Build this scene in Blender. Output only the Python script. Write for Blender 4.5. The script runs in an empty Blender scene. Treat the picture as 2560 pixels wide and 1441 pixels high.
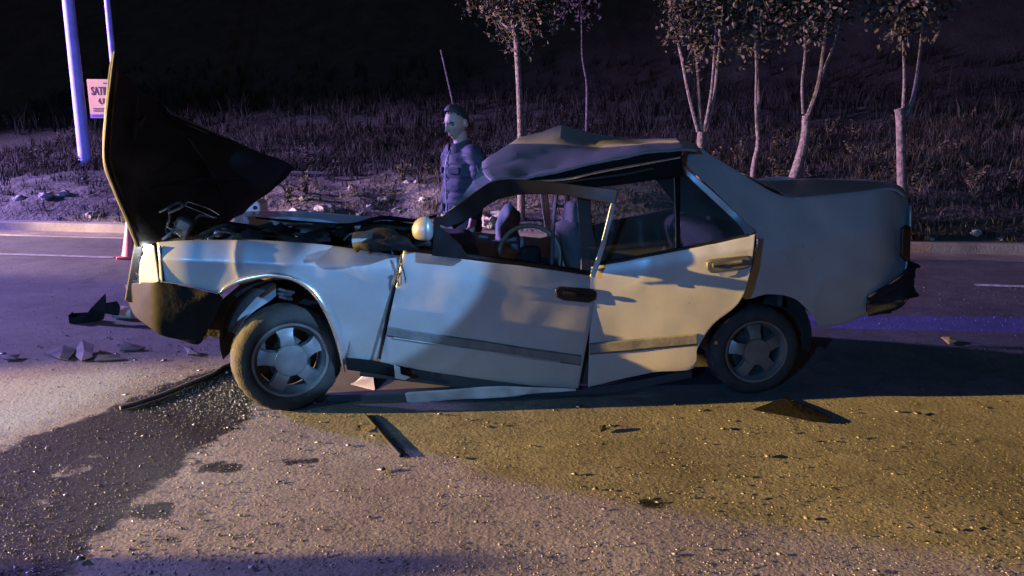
import bpy, bmesh, math, random
import numpy as np
from mathutils import Vector, Matrix, noise
R = math.radians
random.seed(7)
rng = np.random.default_rng(7)
S = bpy.context.scene
COL = S.collection

# ------------------------------------------------------------------ camera
F = 1934.0; CX, CY = 1280.0, 720.5; H = 1.5; PITCH = R(11.3)
cam_d = bpy.data.cameras.new('camera'); cam = bpy.data.objects.new('camera', cam_d); COL.objects.link(cam)
cam_d.sensor_width = 36; cam_d.lens = 36 * F / 2560
cam_d.clip_start = .05; cam_d.clip_end = 500
cam.location = (0, 0, H); cam.rotation_euler = (R(90) - PITCH, 0, 0)
S.camera = cam
def ray(px, py):
    cp, sp = math.cos(PITCH), math.sin(PITCH)
    a, b = (px - CX) / F, (CY - py) / F
    return Vector((a, cp + b * sp, -sp + b * cp))

# ------------------------------------------------------------------ world: night
w = bpy.data.worlds.new('World'); S.world = w; w.use_nodes = True
nt = w.node_tree; bg = nt.nodes['Background']
sky = nt.nodes.new('ShaderNodeTexSky'); sky.sky_type = 'NISHITA'; sky.sun_disc = False
sky.sun_elevation = R(-4); sky.sun_rotation = R(200)
nt.links.new(sky.outputs[0], bg.inputs[0]); bg.inputs[1].default_value = .14
S.view_settings.view_transform = 'Standard'; S.view_settings.look = 'None'
S.view_settings.exposure = 3.0; S.view_settings.gamma = 1
S.cycles.use_denoising = True
S.cycles.sample_clamp_indirect = 3.0
S.cycles.max_bounces = 6

# ------------------------------------------------------------------ lamps of the vehicles round the scene
def lamp(name, kind, loc, color, power, radius=.1, target=None, angle=60, blend=.2):
    d = bpy.data.lights.new(name, kind); d.color = color; d.energy = power; d.shadow_soft_size = radius
    o = bpy.data.objects.new(name, d); COL.objects.link(o); o.location = loc
    if target is not None:
        o.rotation_euler = (Vector(target) - Vector(loc)).to_track_quat('-Z', 'Y').to_euler()
    if kind == 'SPOT':
        d.spot_size = R(angle); d.spot_blend = blend
    return o
AMBER = Vector((-40, .15, 5.9))
lamp('amber_work_lamp', 'SPOT', AMBER, (1, .62, .165), 108000, .12, (0, 2.4, 0), 8.8, .35)
lamp('violet_beacon', 'SPOT', (-24, 13.2, 6.4), (.48, .34, 1), 9800, .6, (0, 4.5, 0), 126, .8)
lamp('blue_beacon', 'SPOT', (-12, 7.15, 1.0), (.04, .04, 1), 16000, .05, (4.2, 5.95, 0), 2.6, .5)
lamp('blue_grille_lamp', 'POINT', (-9, 6.3, .8), (.05, .05, 1), 130, .07)
lamp('warm_head_lamp', 'SPOT', (-15, 9.6, .9), (1, .68, .40), 3000, .08, (4, 11.2, .8), 32, .5)
lamp('cool_head_lamp', 'SPOT', (4.3, .6, 3.3), (.22, .50, 1), 850, .03, ray(965, 725) * 4.12 + Vector((0, 0, H)), 7.2, .25)
lamp('cool_scene_lamp', 'POINT', (-4.5, -7.5, 3.4), (.08, .38, 1), 520, .12)
lamp('white_scene_lamp', 'SPOT', (-8.5, -.6, 2.6), (.50, .88, 1), 300, .08, (-2.35, 3.35, 0), 17, .7)
lamp('street_lamp_glow', 'SPOT', (1.4, -9, 6.8), (1, .66, .36), 30, .15, (0.2, 3.2, 0), 34, .7)
moon = bpy.data.lights.new('moon', 'SUN'); moon.energy = .002; moon.angle = R(.5); moon.color = (.7, .8, 1)
mo = bpy.data.objects.new('moon', moon); COL.objects.link(mo); mo.rotation_euler = (R(40), 0, R(200))

# ------------------------------------------------------------------ helpers
def ground(px, py, z=0.0):
    r = ray(px, py); t = (z - H) / r.z
    return Vector((r.x * t, r.y * t, z))
def atY(px, py, Y):
    r = ray(px, py); t = Y / r.y
    return Vector((r.x * t, Y, H + r.z * t))

A = ground(728, 1032); B = ground(1892, 995)
U = (B - A).normalized(); D = Vector((-U.y, U.x, 0))
CAR_ROT = math.atan2(U.y, U.x)
def L(px, py, d=0.0):
    "pixel seen on the car's side plane (moved d inwards) -> car coordinates (along, inward, up)"
    r = ray(px, py); C = Vector((0, 0, H))
    t = (d - (C - A).dot(D)) / r.dot(D)
    p = C + r * t - A
    return Vector((p.dot(U), d, p.z))

def finish(o, smooth=True, angle=40):
    if smooth:
        for p in o.data.polygons: p.use_smooth = True
        if angle: o.data.set_sharp_from_angle(angle=R(angle))
    return o
def mesh_obj(name, verts, faces, mat=None, parent=None, smooth=True, angle=40):
    me = bpy.data.meshes.new(name); me.from_pydata([tuple(v) for v in verts], [], faces); me.validate(); me.update()
    o = bpy.data.objects.new(name, me); COL.objects.link(o)
    if mat: me.materials.append(mat)
    if parent: o.parent = parent
    return finish(o, smooth, angle)
def bm_obj(name, bm, mat=None, parent=None, smooth=True, angle=40):
    me = bpy.data.meshes.new(name); bm.normal_update(); bm.to_mesh(me); bm.free()
    o = bpy.data.objects.new(name, me); COL.objects.link(o)
    if mat: me.materials.append(mat)
    if parent: o.parent = parent
    return finish(o, smooth, angle)
def empty(name, loc=(0, 0, 0), rz=0, parent=None):
    o = bpy.data.objects.new(name, None); COL.objects.link(o); o.location = loc; o.rotation_euler = (0, 0, rz)
    o.empty_display_size = .1
    if parent: o.parent = parent
    return o
def tag(o, label, cat=None, group=None, kind=None):
    if label: o['label'] = label
    if cat: o['category'] = cat
    if group: o['group'] = group
    if kind: o['kind'] = kind
    return o
def catmull(pts, sub):
    P = [np.array(p, float) for p in pts]; out = []
    n = len(P)
    for i in range(n - 1):
        p0 = P[i - 1] if i > 0 else 2 * P[0] - P[1]
        p1, p2 = P[i], P[i + 1]
        p3 = P[i + 2] if i + 2 < n else 2 * P[-1] - P[-2]
        for k in range(sub):
            t = k / sub
            out.append(.5 * (2 * p1 + (p2 - p0) * t + (2 * p0 - 5 * p1 + 4 * p2 - p3) * t * t + (-p0 + 3 * p1 - 3 * p2 + p3) * t ** 3))
    out.append(P[-1]); return out
def solid(o, th, off=-1, bevel=0):
    m = o.modifiers.new('thickness', 'SOLIDIFY'); m.thickness = th; m.offset = off
    if bevel:
        b = o.modifiers.new('edge', 'BEVEL'); b.width = bevel; b.segments = 2; b.limit_method = 'ANGLE'; b.angle_limit = R(50)
    return o
def grid_faces(nu, nv, base=0, closed_u=False, flip=False):
    f = []
    for i in range(nu if closed_u else nu - 1):
        for j in range(nv - 1):
            a = base + i * nv + j; b = base + ((i + 1) % nu) * nv + j
            q = (a, a + 1, b + 1, b)
            f.append(q[::-1] if flip else q)
    return f
def tube_geo(path, radii, n=8, caps=True, sx=1.0):
    "ring tube along a path; returns verts, faces"
    P = [Vector(p) for p in path]; V = []; Fc = []
    if not hasattr(radii, '__len__'): radii = [radii] * len(P)
    up = None
    for i, p in enumerate(P):
        t = (P[min(i + 1, len(P) - 1)] - P[max(i - 1, 0)]).normalized()
        if up is None:
            up = Vector((0, 0, 1)) if abs(t.z) < .9 else Vector((0, 1, 0))
        s = t.cross(up)
        if s.length < 1e-6: s = t.orthogonal()
        s.normalize(); up = s.cross(t).normalized()
        for k in range(n):
            a = 2 * math.pi * k / n
            V.append(p + (s * math.cos(a) * sx + up * math.sin(a)) * radii[i])
    for i in range(len(P) - 1):
        for k in range(n):
            a = i * n + k; b = i * n + (k + 1) % n
            Fc.append((a, b, b + n, a + n))
    if caps:
        Fc.append(tuple(range(n))[::-1]); Fc.append(tuple(range((len(P) - 1) * n, len(P) * n)))
    return V, Fc
def tube(name, path, radii, mat, parent=None, n=8, sub=1, sx=1.0):
    if sub > 1:
        if hasattr(radii, '__len__'):
            pr = catmull([list(p) + [r] for p, r in zip(path, radii)], sub)
            path = [p[:3] for p in pr]; radii = [max(p[3], 1e-4) for p in pr]
        else: path = [p for p in catmull([list(p) for p in path], sub)]
    V, Fc = tube_geo(path, radii, n, True, sx)
    return mesh_obj(name, V, Fc, mat, parent)
def merge_geo(parts):
    V = []; Fc = []
    for v, f in parts:
        b = len(V); V += list(v); Fc += [tuple(i + b for i in q) for q in f]
    return V, Fc
def box_geo(c, s, rot=None):
    c = Vector(c); V = []
    for x in (-.5, .5):
        for y in (-.5, .5):
            for z in (-.5, .5):
                v = Vector((x * s[0], y * s[1], z * s[2]))
                if rot: v = rot @ v
                V.append(c + v)
    return V, [(0, 1, 3, 2), (4, 6, 7, 5), (0, 4, 5, 1), (2, 3, 7, 6), (0, 2, 6, 4), (1, 5, 7, 3)]
def bbox_obj(name, c, s, mat, parent=None, rot=None, bevel=.005):
    V, Fc = box_geo(c, s, rot)
    o = mesh_obj(name, V, Fc, mat, parent)
    if bevel:
        b = o.modifiers.new('edge', 'BEVEL'); b.width = bevel; b.segments = 2
    return o
def nz(v, s=1.0, o=0.0): return noise.noise(Vector((v[0] * s + o, v[1] * s - o, v[2] * s + 2 * o)))

# ------------------------------------------------------------------ materials
def new_mat(name):
    m = bpy.data.materials.new(name); m.use_nodes = True
    return m, m.node_tree, m.node_tree.nodes['Principled BSDF']
def mat(name, color, rough=.6, metal=0.0, var=.25, scale=8.0, bump=0.0, bscale=40.0, coat=0.0, spec=.5, color2=None):
    m, t, b = new_mat(name); N = t.nodes; Lk = t.links
    tc = N.new('ShaderNodeTexCoord')
    n1 = N.new('ShaderNodeTexNoise'); n1.inputs['Scale'].default_value = scale; n1.inputs['Detail'].default_value = 6
    Lk.new(tc.outputs['Object'], n1.inputs['Vector'])
    ramp = N.new('ShaderNodeValToRGB'); c = color
    c2 = color2 or tuple(x * (1 - var) for x in c)
    ramp.color_ramp.elements[0].position = .32; ramp.color_ramp.elements[1].position = .68
    ramp.color_ramp.elements[0].color = (*c2, 1)
    ramp.color_ramp.elements[1].color = (*[min(1, x * (1 + var * .4)) for x in c], 1)
    Lk.new(n1.outputs['Fac'], ramp.inputs[0]); Lk.new(ramp.outputs[0], b.inputs['Base Color'])
    mr = N.new('ShaderNodeMapRange'); mr.inputs['To Min'].default_value = max(.02, rough - .12); mr.inputs['To Max'].default_value = min(1, rough + .12)
    Lk.new(n1.outputs['Fac'], mr.inputs['Value']); Lk.new(mr.outputs[0], b.inputs['Roughness'])
    b.inputs['Metallic'].default_value = metal; b.inputs['Coat Weight'].default_value = coat
    b.inputs['Specular IOR Level'].default_value = spec
    if bump:
        n2 = N.new('ShaderNodeTexNoise'); n2.inputs['Scale'].default_value = bscale; n2.inputs['Detail'].default_value = 5
        Lk.new(tc.outputs['Object'], n2.inputs['Vector'])
        bp = N.new('ShaderNodeBump'); bp.inputs['Strength'].default_value = bump; bp.inputs['Distance'].default_value = .02
        Lk.new(n2.outputs['Fac'], bp.inputs['Height']); Lk.new(bp.outputs[0], b.inputs['Normal'])
    return m
def emit_mat(name, color, strength, base=(.8, .8, .8)):
    m, t, b = new_mat(name); b.inputs['Base Color'].default_value = (*base, 1)
    b.inputs['Emission Color'].default_value = (*color, 1); b.inputs['Emission Strength'].default_value = strength
    b.inputs['Roughness'].default_value = .2
    return m
def glass_mat(name, tint, gloss=.12, dirt=.1, dirt_col=(.3, .3, .3)):
    m, t, b = new_mat(name); N = t.nodes; Lk = t.links
    out = N['Material Output']; N.remove(b)
    tr = N.new('ShaderNodeBsdfTransparent'); tr.inputs[0].default_value = (*tint, 1)
    gl = N.new('ShaderNodeBsdfGlossy'); gl.inputs['Roughness'].default_value = .04
    df = N.new('ShaderNodeBsdfDiffuse'); df.inputs[0].default_value = (*dirt_col, 1)
    fr = N.new('ShaderNodeLayerWeight'); fr.inputs[0].default_value = gloss
    m1 = N.new('ShaderNodeMixShader'); m2 = N.new('ShaderNodeMixShader')
    tc = N.new('ShaderNodeTexCoord'); n1 = N.new('ShaderNodeTexNoise'); n1.inputs['Scale'].default_value = 5; n1.inputs['Detail'].default_value = 8
    mu = N.new('ShaderNodeMath'); mu.operation = 'MULTIPLY'; mu.inputs[1].default_value = dirt * 2
    Lk.new(tc.outputs['Object'], n1.inputs['Vector']); Lk.new(n1.outputs['Fac'], mu.inputs[0])
    Lk.new(mu.outputs[0], m1.inputs[0]); Lk.new(tr.outputs[0], m1.inputs[1]); Lk.new(df.outputs[0], m1.inputs[2])
    Lk.new(fr.outputs['Fresnel'], m2.inputs[0]); Lk.new(m1.outputs[0], m2.inputs[1]); Lk.new(gl.outputs[0], m2.inputs[2])
    Lk.new(m2.outputs[0], out.inputs['Surface'])
    return m

def paint_mat():
    m, t, b = new_mat('silver_paint'); N = t.nodes; Lk = t.links
    tc = N.new('ShaderNodeTexCoord')
    def tex(scale, detail, rough, stretch=None):
        n = N.new('ShaderNodeTexNoise'); n.inputs['Scale'].default_value = scale; n.inputs['Detail'].default_value = detail; n.inputs['Roughness'].default_value = rough
        if stretch:
            mp = N.new('ShaderNodeMapping'); mp.inputs['Scale'].default_value = stretch; mp.inputs['Rotation'].default_value = (0, R(12), 0)
            Lk.new(tc.outputs['Object'], mp.inputs[0]); Lk.new(mp.outputs[0], n.inputs['Vector'])
        else: Lk.new(tc.outputs['Object'], n.inputs['Vector'])
        return n
    def ramp(src, p0, p1, c0, c1):
        r = N.new('ShaderNodeValToRGB'); r.color_ramp.elements[0].position = p0; r.color_ramp.elements[1].position = p1
        r.color_ramp.elements[0].color = (*c0, 1); r.color_ramp.elements[1].color = (*c1, 1); Lk.new(src, r.inputs[0]); return r
    n1 = tex(1.6, 9, .7); base = ramp(n1.outputs['Fac'], .35, .65, (.165, .164, .165), (.205, .206, .212))
    # dust thrown up from the road: thicker low on the body, with its own blotchy outline
    sp = N.new('ShaderNodeSeparateXYZ'); Lk.new(tc.outputs['Object'], sp.inputs[0])
    n2 = tex(7, 8, .75)
    ad = N.new('ShaderNodeMath'); ad.operation = 'MULTIPLY_ADD'; ad.inputs[1].default_value = .55; Lk.new(n2.outputs['Fac'], ad.inputs[0]); Lk.new(sp.outputs['Z'], ad.inputs[2])
    du = N.new('ShaderNodeMapRange'); du.inputs['From Min'].default_value = .85; du.inputs['From Max'].default_value = .40; du.inputs['To Max'].default_value = .65; Lk.new(ad.outputs[0], du.inputs['Value'])
    mx = N.new('ShaderNodeMix'); mx.data_type = 'RGBA'; Lk.new(du.outputs[0], mx.inputs[0]); Lk.new(base.outputs[0], mx.inputs['A']); mx.inputs['B'].default_value = (.185, .165, .145, 1)
    # scratches and small chips
    sc = tex(26, 3, .5, (.10, 1, 1.6)); sm = ramp(sc.outputs['Fac'], .715, .75, (0, 0, 0), (1, 1, 1))
    m2 = N.new('ShaderNodeMix'); m2.data_type = 'RGBA'; Lk.new(sm.outputs[0], m2.inputs[0]); Lk.new(mx.outputs['Result'], m2.inputs['A']); m2.inputs['B'].default_value = (.19, .185, .18, 1)
    ch = tex(70, 2, .5); cm = ramp(ch.outputs['Fac'], .74, .755, (0, 0, 0), (1, 1, 1))
    m3 = N.new('ShaderNodeMix'); m3.data_type = 'RGBA'; Lk.new(cm.outputs[0], m3.inputs[0]); Lk.new(m2.outputs['Result'], m3.inputs['A']); m3.inputs['B'].default_value = (.07, .05, .04, 1)
    Lk.new(m3.outputs['Result'], b.inputs['Base Color'])
    ro = N.new('ShaderNodeMapRange'); ro.inputs['To Min'].default_value = .44; ro.inputs['To Max'].default_value = .8; Lk.new(du.outputs[0], ro.inputs['Value'])
    Lk.new(ro.outputs[0], b.inputs['Roughness'])
    b.inputs['Metallic'].default_value = .35; b.inputs['Coat Weight'].default_value = .22; b.inputs['Coat Roughness'].default_value = .22
    bp = N.new('ShaderNodeBump'); bp.inputs['Strength'].default_value = .12; bp.inputs['Distance'].default_value = .02
    n4 = tex(3.2, 3, .5); Lk.new(n4.outputs['Fac'], bp.inputs['Height']); Lk.new(bp.outputs[0], b.inputs['Normal'])
    return m
M_paint = paint_mat()
M_black = mat('black_plastic', (.006, .006, .007), .7, bump=.1, spec=.15)
M_bumper = mat('scuffed_bumper', (.0022, .002, .002), .8, var=.5, scale=5, bump=.15, bscale=25, color2=(.0025, .0025, .003), spec=.08)
M_under = mat('hood_underside', (.010, .011, .013), .75, var=.5, bump=.3, bscale=12)
M_frame = mat('gloss_black_frame', (.003, .003, .004), .3, spec=.3)
M_rubber = mat('rubber', (.008, .008, .008), .8, bump=.25, bscale=60)
M_tyre = mat('dusty_tyre', (.020, .018, .016), .85, var=.4, scale=10, bump=.3, bscale=80, color2=(.011, .0105, .010), spec=.2)
M_rim = mat('alloy_rim', (.095, .095, .095), .42, metal=.5, var=.3, scale=10)
M_steel = mat('dark_steel', (.05, .048, .046), .5, metal=.6, var=.6)
M_pale_metal = mat('primer_metal', (.22, .23, .24), .5, metal=.3, var=.4)
M_chrome = mat('bright_trim', (.62, .60, .58), .22, metal=.9, var=.15)
M_strip = mat('side_moulding', (.06, .058, .055), .6, var=.4, scale=14, bump=.1)
M_seat = mat('seat_fabric', (.05, .05, .055), .9, bump=.2)
M_dark = mat('cabin_dark', (.012, .012, .013), .8)
M_bag = mat('white_bag', (.15, .15, .17), .8, bump=.3, bscale=10)
M_glass = glass_mat('window_glass', (.55, .6, .58), .10, .05)
M_wind = glass_mat('shattered_windscreen', (.30, .40, .42), .25, .42, (.35, .42, .45))
M_tail = mat('tail_lens', (.004, .002, .002), .4)
M_lens = emit_mat('lit_headlamp', (1, .90, .70), .045, (.14, .135, .12))
M_bulb = emit_mat('lit_bulb', (1, .97, .92), 7)
M_mirror = mat('mirror_shell', (.14, .14, .14), .4, metal=.4, coat=.15)

# ------------------------------------------------------------------ road and ground
def road_mat():
    m, t, b = new_mat('worn_asphalt'); N = t.nodes; Lk = t.links
    tc = N.new('ShaderNodeTexCoord')
    big = N.new('ShaderNodeTexNoise'); big.inputs['Scale'].default_value = 1.1; big.inputs['Detail'].default_value = 7; big.inputs['Roughness'].default_value = .65
    sm = N.new('ShaderNodeTexNoise'); sm.inputs['Scale'].default_value = 55; sm.inputs['Detail'].default_value = 6; sm.inputs['Roughness'].default_value = .7
    vo = N.new('ShaderNodeTexVoronoi'); vo.inputs['Scale'].default_value = 75
    vo2 = N.new('ShaderNodeTexVoronoi'); vo2.inputs['Scale'].default_value = 32
    for n in (big, sm, vo, vo2): Lk.new(tc.outputs['Object'], n.inputs['Vector'])
    r1 = N.new('ShaderNodeValToRGB'); r1.color_ramp.elements[0].position = .3; r1.color_ramp.elements[1].position = .7
    r1.color_ramp.elements[0].color = (.066, .062, .060, 1); r1.color_ramp.elements[1].color = (.128, .120, .114, 1)
    Lk.new(big.outputs['Fac'], r1.inputs[0])
    r2 = N.new('ShaderNodeValToRGB'); r2.color_ramp.elements[0].position = .3; r2.color_ramp.elements[1].position = .72
    r2.color_ramp.elements[0].color = (.55, .55, .55, 1); r2.color_ramp.elements[1].color = (1.3, 1.28, 1.25, 1)
    Lk.new(sm.outputs['Fac'], r2.inputs[0])
    mx = N.new('ShaderNodeMix'); mx.data_type = 'RGBA'; mx.blend_type = 'MULTIPLY'; mx.inputs[0].default_value = .85
    Lk.new(r1.outputs[0], mx.inputs['A']); Lk.new(r2.outputs[0], mx.inputs['B'])
    # hairline cracks and darker patched areas
    wv = N.new('ShaderNodeTexNoise'); wv.inputs['Scale'].default_value = 2.2; wv.inputs['Detail'].default_value = 5; Lk.new(tc.outputs['Object'], wv.inputs['Vector'])
    vm = N.new('ShaderNodeVectorMath'); vm.operation = 'MULTIPLY_ADD'; vm.inputs[1].default_value = (.55, .55, 0); Lk.new(wv.outputs['Color'], vm.inputs[0]); Lk.new(tc.outputs['Object'], vm.inputs[2])
    cv = N.new('ShaderNodeTexVoronoi'); cv.feature = 'DISTANCE_TO_EDGE'; cv.inputs['Scale'].default_value = .75; Lk.new(vm.outputs[0], cv.inputs['Vector'])
    cr = N.new('ShaderNodeMapRange'); cr.inputs['From Min'].default_value = .003; cr.inputs['From Max'].default_value = .010; cr.inputs['To Min'].default_value = .78; cr.inputs['To Max'].default_value = 1; Lk.new(cv.outputs['Distance'], cr.inputs['Value'])
    cx = N.new('ShaderNodeMix'); cx.data_type = 'RGBA'; cx.blend_type = 'MULTIPLY'; cx.inputs[0].default_value = 1; Lk.new(mx.outputs['Result'], cx.inputs['A']); Lk.new(cr.outputs[0], cx.inputs['B'])
    md_ = N.new('ShaderNodeTexNoise'); md_.inputs['Scale'].default_value = 6; md_.inputs['Detail'].default_value = 6; md_.inputs['Roughness'].default_value = .7; Lk.new(tc.outputs['Object'], md_.inputs['Vector'])
    mdr = N.new('ShaderNodeMapRange'); mdr.inputs['From Min'].default_value = .3; mdr.inputs['From Max'].default_value = .7; mdr.inputs['To Min'].default_value = .72; mdr.inputs['To Max'].default_value = 1.2; Lk.new(md_.outputs['Fac'], mdr.inputs['Value'])
    cy = N.new('ShaderNodeMix'); cy.data_type = 'RGBA'; cy.blend_type = 'MULTIPLY'; cy.inputs[0].default_value = 1; Lk.new(cx.outputs['Result'], cy.inputs['A']); Lk.new(mdr.outputs[0], cy.inputs['B'])
    mx = cy
    # masks: wet = spilled fluid, pale = dust streaks and white light painted into colour
    edge = N.new('ShaderNodeTexNoise'); edge.inputs['Scale'].default_value = 5; edge.inputs['Detail'].default_value = 8; edge.inputs['Roughness'].default_value = .75
    Lk.new(tc.outputs['Object'], edge.inputs['Vector'])
    def mask(attr, lo, hi, amt):
        a = N.new('ShaderNodeAttribute'); a.attribute_name = attr
        s = N.new('ShaderNodeMath'); s.operation = 'MULTIPLY_ADD'; s.inputs[1].default_value = amt; Lk.new(edge.outputs['Fac'], s.inputs[0])
        Lk.new(a.outputs['Fac'], s.inputs[2])
        mr = N.new('ShaderNodeMapRange'); mr.interpolation_type = 'SMOOTHSTEP'
        mr.inputs['From Min'].default_value = lo + amt * .5; mr.inputs['From Max'].default_value = hi + amt * .5
        Lk.new(s.outputs[0], mr.inputs['Value']); return mr
    wet = mask('wet', .42, .56, 1.3); pale = mask('pale', .25, .95, .8)
    mp = N.new('ShaderNodeMix'); mp.data_type = 'RGBA'; Lk.new(pale.outputs[0], mp.inputs[0])
    Lk.new(mx.outputs['Result'], mp.inputs['A']); mp.inputs['B'].default_value = (.115, .132, .142, 1)
    wm = N.new('ShaderNodeMix'); wm.data_type = 'RGBA'; wm.blend_type = 'MULTIPLY'; Lk.new(wet.outputs[0], wm.inputs[0])
    Lk.new(mp.outputs['Result'], wm.inputs['A']); wm.inputs['B'].default_value = (.045, .047, .054, 1)
    Lk.new(wm.outputs['Result'], b.inputs['Base Color'])
    ro = N.new('ShaderNodeMapRange'); ro.inputs['To Min'].default_value = .82; ro.inputs['To Max'].default_value = .55
    Lk.new(wet.outputs[0], ro.inputs['Value']); Lk.new(ro.outputs[0], b.inputs['Roughness'])
    ad = N.new('ShaderNodeMath'); ad.operation = 'ADD'; Lk.new(vo.outputs['Distance'], ad.inputs[0]); Lk.new(sm.outputs['Fac'], ad.inputs[1])
    ad2 = N.new('ShaderNodeMath'); ad2.operation = 'ADD'; Lk.new(ad.outputs[0], ad2.inputs[0]); Lk.new(vo2.outputs['Distance'], ad2.inputs[1])
    bp = N.new('ShaderNodeBump'); bp.inputs['Strength'].default_value = .2; bp.inputs['Distance'].default_value = .006
    Lk.new(ad2.outputs[0], bp.inputs['Height']); Lk.new(bp.outputs[0], b.inputs['Normal'])
    b.inputs['Specular IOR Level'].default_value = .2
    return m
M_road = road_mat()
# kerb line: x -> y on the ground
K0 = ground(0, 577); K1 = ground(2560, 641)
KS = (K1.y - K0.y) / (K1.x - K0.x)
def kerb_y(x): return K0.y + (x - K0.x) * KS
KD = Vector((1, KS, 0)).normalized(); KN = Vector((-KD.y, KD.x, 0))     # along, and away from the road

def poly_inside(pts, X, Y):
    ins = np.zeros(X.shape, bool); n = len(pts); j = n - 1
    for i in range(n):
        xi, yi = pts[i]; xj, yj = pts[j]
        c = ((yi > Y) != (yj > Y)) & (X < (xj - xi) * (Y - yi) / (yj - yi + 1e-12) + xi)
        ins ^= c; j = i
    return ins
def poly_sdf(pts, X, Y):
    d = np.full(X.shape, 1e9)
    n = len(pts)
    for i in range(n):
        ax, ay = pts[i]; bx, by = pts[(i + 1) % n]
        ex, ey = bx - ax, by - ay
        t = np.clip(((X - ax) * ex + (Y - ay) * ey) / (ex * ex + ey * ey + 1e-12), 0, 1)
        d = np.minimum(d, np.hypot(X - ax - t * ex, Y - ay - t * ey))
    return np.where(poly_inside(pts, X, Y), d, -d)
def gp(pts): return [tuple(ground(*p)[:2]) for p in pts]
WET = gp([(600, 905), (470, 940), (320, 1000), (160, 1065), (-40, 1140), (-300, 1441), (-300, 1700), (60, 1700), (160, 1441), (255, 1335), (350, 1238), (480, 1150), (570, 1085), (625, 1040), (660, 960)])
WET_HOLE = gp([(40, 1290), (120, 1200), (210, 1130), (285, 1110), (250, 1160), (160, 1220), (70, 1300)])
PALE1 = gp([(-400, 1010), (0, 940), (180, 925), (330, 905), (450, 915), (430, 945), (300, 990), (160, 1050), (0, 1120), (-300, 1250)])
PALE2 = gp([(110, 850), (330, 838), (300, 862), (130, 868)])
PALE3 = gp([(60, 1280), (150, 1180), (270, 1110), (300, 1100), (250, 1160), (120, 1240)])
SPOTS = [gp(p) for p in ([(480, 1150), (620, 1160), (600, 1185), (490, 1180)], [(700, 1150), (800, 1145), (810, 1160), (700, 1165)], [(340, 1265), (430, 1250), (420, 1300), (330, 1300)], [(400, 1225), (470, 1220), (460, 1238), (400, 1240)], [(380, 1340), (460, 1335), (440, 1360), (380, 1360)], [(1600, 1250), (1680, 1250), (1660, 1275), (1610, 1270)])]
def wet_at(X, Y):
    s = poly_sdf(WET, X, Y); h = poly_sdf(WET_HOLE, X, Y)
    f = np.clip(.5 + s / .34, 0, 1) - np.clip(.4 + h / .25, 0, .42)
    for q in SPOTS: f = np.maximum(f, np.clip(.46 + poly_sdf(q, X, Y) / .16, 0, .66))
    return np.clip(f, 0, 1)
def pale_at(X, Y):
    f = np.clip(.35 + poly_sdf(PALE1, X, Y) / .5, 0, .85)
    f = np.maximum(f, np.clip(.4 + poly_sdf(PALE2, X, Y) / .25, 0, .9))
    return np.maximum(f, np.clip(.35 + poly_sdf(PALE3, X, Y) / .4, 0, .45))
def make_road():
    # graded sheet: fine near the car, coarse to the far ends
    xs = np.concatenate([np.linspace(-90, -5, 18), np.arange(-4.6, 3.6, .035), np.linspace(4, 90, 18)])
    ts = np.concatenate([np.linspace(-40, 0.9, 8), np.arange(1.2, 5.4, .035)])
    rows = 14
    V = []; nx = len(xs)
    Xg, Tg = np.meshgrid(xs, ts, indexing='ij')
    ny = len(ts)
    far = np.linspace(0, 1, rows)[1:]
    allY = np.zeros((nx, ny + rows - 1)); allX = np.zeros_like(allY)
    for i, x in enumerate(xs):
        allX[i] = x
        allY[i, :ny] = ts
        allY[i, ny:] = ts[-1] + (kerb_y(x) - ts[-1]) * far if abs(x) < 20 else ts[-1] + (max(kerb_y(x), 6) - ts[-1]) * far
    Z = np.array([.004 * noise.noise(Vector((a * 1.3, b_ * 1.3, 0))) for a, b_ in zip(allX.ravel(), allY.ravel())]).reshape(allX.shape)
    Z[(allX < -5) | (allX > 4) | (allY > 6)] = 0
    v = np.stack([allX.ravel(), allY.ravel(), Z.ravel()], 1)
    n2 = allX.shape[1]
    f = grid_faces(nx, n2, flip=True)
    o = mesh_obj('road', v.tolist(), f, M_road, smooth=True, angle=0); o['kind'] = 'structure'
    for nm, fn in (('wet', wet_at), ('pale', pale_at)):
        at = o.data.attributes.new(nm, 'FLOAT', 'POINT'); at.data.foreach_set('value', fn(allX.ravel(), allY.ravel()).astype(np.float32))
    return o
make_road()

# painted lines, gutter, kerb
M_line = mat('worn_line_paint', (.5, .49, .47), .7, var=.5, scale=18, bump=.2)
M_blackest = mat('black_plastic_and_shadow', (.0025, .0025, .003), .75, bump=.2, spec=.12)
M_conc = mat('kerb_concrete', (.21, .18, .14), .85, var=.35, scale=4, bump=.4, bscale=50)
def strip(name, p0, p1, wdt, z, m, n=30, jitter=.006):
    p0 = Vector(p0); p1 = Vector(p1); t = (p1 - p0).normalized(); s = Vector((-t.y, t.x, 0)); V = []
    for i in range(n + 1):
        c = p0.lerp(p1, i / n)
        a = wdt / 2 + random.uniform(-jitter, jitter); b2 = wdt / 2 + random.uniform(-jitter, jitter)
        V += [(c.x + s.x * a, c.y + s.y * a, z), (c.x - s.x * b2, c.y - s.y * b2, z)]
    return mesh_obj(name, V, [(2 * i, 2 * i + 1, 2 * i + 3, 2 * i + 2) for i in range(n)], m)
g0 = ground(2438, 714); q = strip('lane_marking', g0, g0 + KD * 3.2, .12, .006, M_line); q['kind'] = 'structure'
g0 = ground(285, 645); q = strip('lane_marking', g0 - KD * 2.6, g0, .12, .006, mat('faded_line', (.24, .23, .23), .8, var=.5, scale=14)); q['kind'] = 'structure'
def along(n_off, z, x): return Vector((x, kerb_y(x), z)) + KN * n_off
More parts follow.
